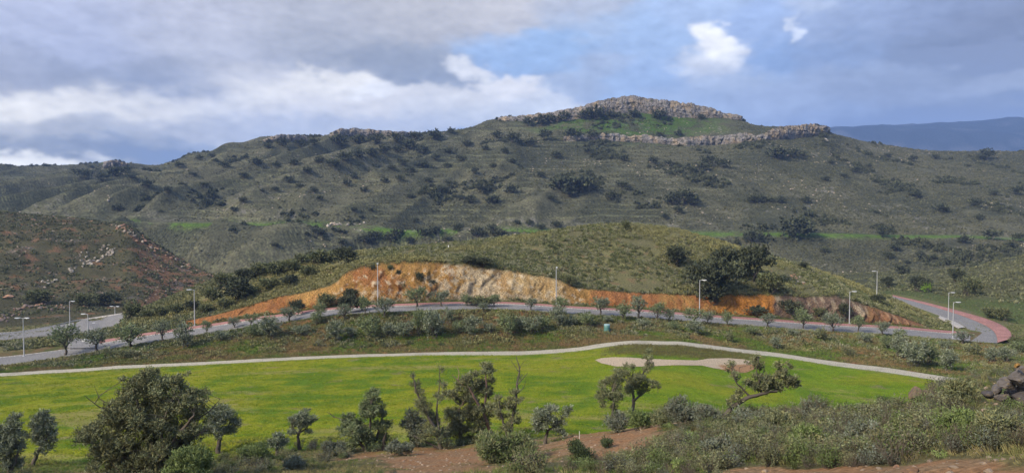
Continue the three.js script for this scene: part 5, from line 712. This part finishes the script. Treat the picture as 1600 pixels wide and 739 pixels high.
surveyedTree('olive_bush', 652, 698, { seed: 1010, depth: 24, L: 0.17, W: 0.055, pal: GREY, dens: 320, limbs: [[[[652, 698], [648, 680], [646, 660]], 2.2, 0.8]], clumps: [[644, 648, 11], [640, 660, 12], [652, 662, 12], [645, 674, 13], [658, 676, 12], [650, 688, 10]] }, 'silvery low olive bush under the leaning spires', 'bush');
surveyedTree('olive_tree', 773, 690, { seed: 1011, depth: 60, L: 0.17, W: 0.055, pal: OLIVE_DARK, dens: 330, twigs: 1, wood: [0.15, 0.1, 0.08], limbs: [[[[773, 690], [768, 676], [762, 660], [755, 640], [742, 615], [735, 600]], 3.6, 1.2], [[[755, 640], [760, 610], [758, 580], [755, 572]], 2.2, 0.6], [[[742, 618], [722, 600], [712, 590], [705, 584]], 1.6, 0.4], [[[755, 640], [735, 650], [715, 655], [700, 660]], 2, 0.7], [[[735, 605], [728, 620], [718, 634]], 1.2, 0.4], [[[715, 592], [716, 582], [712, 574]], 0.7, 0.25]], clumps: [[758, 574, 10], [745, 580, 9], [768, 580, 7], [735, 592, 12], [752, 596, 12], [765, 598, 9], [720, 604, 12], [738, 612, 14], [756, 616, 14], [706, 618, 11], [722, 626, 14], [745, 634, 15], [764, 636, 12], [705, 640, 12], [722, 648, 15], [742, 655, 15], [760, 658, 12], [708, 660, 14], [726, 670, 14], [745, 675, 12], [702, 676, 12], [715, 688, 12], [735, 690, 10]] }, 'broad tangled olive with a bare leaning trunk at the centre', 'olive tree');
surveyedTree('olive_tree', 796, 692, { seed: 1012, depth: 40, L: 0.16, W: 0.05, pal: OLIVE_DARK, dens: 340, split: 3, twigs: 2, limbs: [[[[796, 692], [800, 660], [806, 630], [808, 600], [812, 575], [806, 556]], 3, 0.5], [[[796, 692], [788, 665], [782, 640], [780, 622]], 2.2, 0.8], [[[808, 600], [818, 590], [825, 583]], 1, 0.3], [[[812, 580], [804, 570], [798, 562]], 0.7, 0.25], [[[806, 615], [818, 606], [822, 596]], 0.9, 0.3], [[[812, 575], [816, 566], [822, 560]], 0.5, 0.2]], clumps: [[806, 610, 8], [812, 625, 7], [800, 622, 6], [780, 625, 9], [790, 635, 10], [776, 640, 9], [804, 640, 8], [782, 652, 9], [798, 655, 9], [790, 668, 10], [808, 660, 6], [812, 590, 4]] }, 'sparse olive with bare upper twigs right of the tangled olive', 'olive tree');
surveyedTree('olive_bush', 780, 722, { seed: 1013, depth: 60, L: 0.24, W: 0.045, pal: [...GREEN, ...OLIVE_DARK], dens: 330, up: 0.9, limbs: [[[[780, 722], [775, 705], [765, 690]], 2, 0.8], [[[780, 722], [800, 705], [815, 690]], 2, 0.8], [[[780, 722], [790, 700], [795, 690]], 2, 0.8]], clumps: [[760, 692, 14], [778, 690, 15], [798, 690, 14], [815, 688, 12], [825, 698, 12], [750, 706, 14], [770, 708, 16], [792, 708, 16], [812, 708, 15], [828, 714, 12], [770, 720, 12], [800, 722, 13]] }, 'wide dark bush with drooping blades below the central olives', 'bush');
surveyedTree('dry_bush', 822, 738, { seed: 1014, depth: 40, L: 0.2, W: 0.03, pal: [...DRYTW, ...GREEN], dens: 260, up: 1.0, twigs: 3, limbs: [[[[822, 738], [818, 722], [812, 712]], 1.4, 0.5], [[[822, 738], [836, 722], [846, 714]], 1.4, 0.5]], clumps: [[812, 722, 11], [828, 718, 12], [844, 722, 11], [820, 732, 11], [838, 733, 11]] }, 'brushy brown-green tussock under the wide dark bush', 'bush');
surveyedTree('olive_tree', 852, 694, { seed: 1015, depth: 30, L: 0.17, W: 0.055, pal: OLIVE, dens: 330, limbs: [[[[852, 694], [854, 680], [856, 668], [850, 655]], 3, 1.4], [[[856, 672], [868, 664], [878, 652]], 2, 0.8], [[[878, 652], [884, 642], [886, 634]], 1.2, 0.5]], clumps: [[886, 636, 8], [884, 648, 8], [862, 640, 10], [846, 648, 12], [860, 654, 12], [838, 660, 10], [850, 664, 9], [874, 660, 9], [876, 676, 8], [866, 666, 8], [840, 670, 6]] }, 'blue-grey olive with a forked trunk, right of the central thicket', 'olive tree');
surveyedTree('olive_tree', 956, 660, { seed: 1016, depth: 30, L: 0.16, W: 0.05, pal: OLIVE_DARK, dens: 330, limbs: [[[[956, 660], [957, 645], [958, 630], [955, 610]], 2.4, 1], [[[970, 660], [966, 645], [958, 632]], 2.6, 1.2], [[[956, 625], [945, 615], [938, 608]], 1.2, 0.5]], clumps: [[966, 582, 8], [958, 592, 11], [968, 598, 10], [946, 604, 11], [960, 610, 12], [938, 616, 9], [952, 622, 12], [966, 622, 9], [942, 630, 8], [956, 636, 8]] }, 'dark olive touching the taller olive before the bunker', 'olive tree');
surveyedTree('olive_tree', 990, 650, { seed: 1017, depth: 36, L: 0.16, W: 0.05, pal: OLIVE_DARK, dens: 330, twigs: 1, limbs: [[[[990, 650], [990, 635], [991, 622], [988, 605], [990, 585]], 3, 1.2], [[[991, 626], [1000, 618], [1008, 612], [1014, 602]], 1.8, 0.7], [[[990, 600], [1004, 585], [1012, 565], [1014, 548]], 1.8, 0.5], [[[988, 608], [980, 598], [976, 588]], 1.4, 0.5]], clumps: [[1014, 544, 7], [1012, 556, 8], [1016, 568, 8], [1008, 578, 9], [984, 575, 9], [976, 584, 10], [990, 588, 12], [1002, 592, 12], [980, 600, 11], [996, 604, 11], [1016, 594, 9], [1024, 602, 8], [1012, 606, 9], [984, 614, 8], [1002, 615, 6]] }, 'tall olive with an open fork standing before the sand bunker', 'olive tree');
surveyedTree('leaning_olive', 1130, 668, { seed: 1018, depth: 40, L: 0.15, W: 0.048, pal: OLIVE_DARK, dens: 420, split: 4, twigs: 4, limbs: [[[[1130, 668], [1133, 650], [1145, 635], [1165, 622], [1190, 613], [1212, 608]], 4.6, 2], [[[1212, 608], [1232, 602], [1250, 600]], 1.8, 0.5], [[[1172, 618], [1160, 606], [1150, 596], [1144, 580], [1142, 568]], 1.7, 0.5], [[[1150, 596], [1158, 590], [1158, 575]], 0.8, 0.3], [[[1190, 612], [1185, 592], [1180, 575], [1182, 558]], 1.8, 0.5], [[[1212, 608], [1212, 590], [1222, 575], [1236, 565]], 1.8, 0.4], [[[1222, 578], [1216, 566], [1216, 558]], 0.8, 0.3], [[[1185, 590], [1194, 578], [1192, 568]], 0.9, 0.3]], clumps: [[1142, 570, 5], [1144, 582, 6], [1150, 590, 4], [1182, 558, 6], [1176, 566, 6], [1186, 572, 6], [1182, 586, 6], [1178, 604, 8], [1192, 602, 9], [1206, 594, 8], [1216, 584, 8], [1228, 594, 8], [1238, 598, 8], [1248, 598, 6], [1226, 578, 6], [1236, 572, 4], [1204, 608, 8], [1220, 606, 6], [1150, 622, 7], [1142, 632, 6], [1156, 616, 6], [1196, 590, 8], [1170, 596, 7], [1186, 606, 8], [1210, 600, 9], [1228, 586, 8], [1240, 590, 7], [1216, 570, 6]] }, 'dark olive leaning far over to the right above the scrub', 'olive tree');
const fgBush = [[1066, 668, 622, 60, 'GREY', 'silvery olive bush with a bare twig, left of the leaning olive'], [1105, 672, 636, 44, 'GREY', 'blue-grey bush at the foot of the leaning olive'], [1035, 668, 640, 36, 'OLIVE', 'grey-green bush between the tall olive and the silvery bush'], [1000, 672, 638, 42, 'GREEN', 'green bush at the foot of the tall olive'], [965, 676, 646, 38, 'GREY', 'blue-grey bush at the foot of the dark olive'], [910, 727, 688, 46, 'DARK', 'compact dark green shrub on the orange soil'], [948, 700, 686, 18, 'DARK', 'tiny dark shrub on the orange soil'], [1275, 660, 606, 46, 'DRYTW', 'bare twiggy grey bush before the fairway at the right'], [1380, 642, 617, 20, 'DARK', 'small rounded shrub against the fairway left of the boulder'], [1170, 672, 636, 52, 'GREY', 'grey bush right of the leaning olive trunk'], [1215, 672, 640, 50, 'OLIVE', 'olive-green bush under the leaning olive crown'], [395, 722, 690, 52, 'GREEN', 'spiky green tussock left of the small round olive'], [520, 712, 690, 40, 'GREY', 'grey shrub left of the many-stemmed olive'], [625, 712, 690, 46, 'GREY', 'grey shrub right of the many-stemmed olive'], [460, 736, 716, 40, 'GREY', 'grey-brown shrub at the bottom left of centre'], [1500, 640, 598, 56, 'OLIVE', 'bushy scrub between the boulder and the dark outcrop'], [1490, 690, 640, 56, 'GREEN', 'green bush below the boulder on the near slope'], [1560, 690, 650, 60, 'OLIVE', 'dense olive bush below the dark outcrop'], [1350, 700, 660, 56, 'GREY', 'grey bush on the near slope below the small shrub'], [1260, 710, 668, 56, 'GREEN', 'bright leafy bush low on the near slope'], [1120, 715, 680, 52, 'GREY', 'silver-leaved bush low on the slope, centre right']];
fgBush.forEach(([px, base, top, w, pal, label], i) => { const b = hit(px, base, 8, 110), s = -b.z / F, h = (base - top) * s, W = w * s, big = 4 * h * W, pl = { GREY, OLIVE: OLIVE_DARK, GREEN, DARK: [[0.05, 0.068, 0.03], [0.065, 0.085, 0.035]], DRYTW: [...DRYTW, ...GREY] }[pal]; makeTree('shrub', b, { seed: 1100 + i, h, w: W, trunk: 0.06, r: 0.035, stems: 5, limbs: 8, clumps: 14, cr: Math.min(h, W) * 0.26, leaves: Math.round(500 + 560 * big * (pal === 'DRYTW' ? 0.4 : 1)), L: 0.13, W: pal === 'DRYTW' ? 0.03 : 0.042, pal: pl, flat: 0.95, up: 0.8 }, label, 'bush', 'bushes of the near slope'); });
renderer.render(scene, camera);
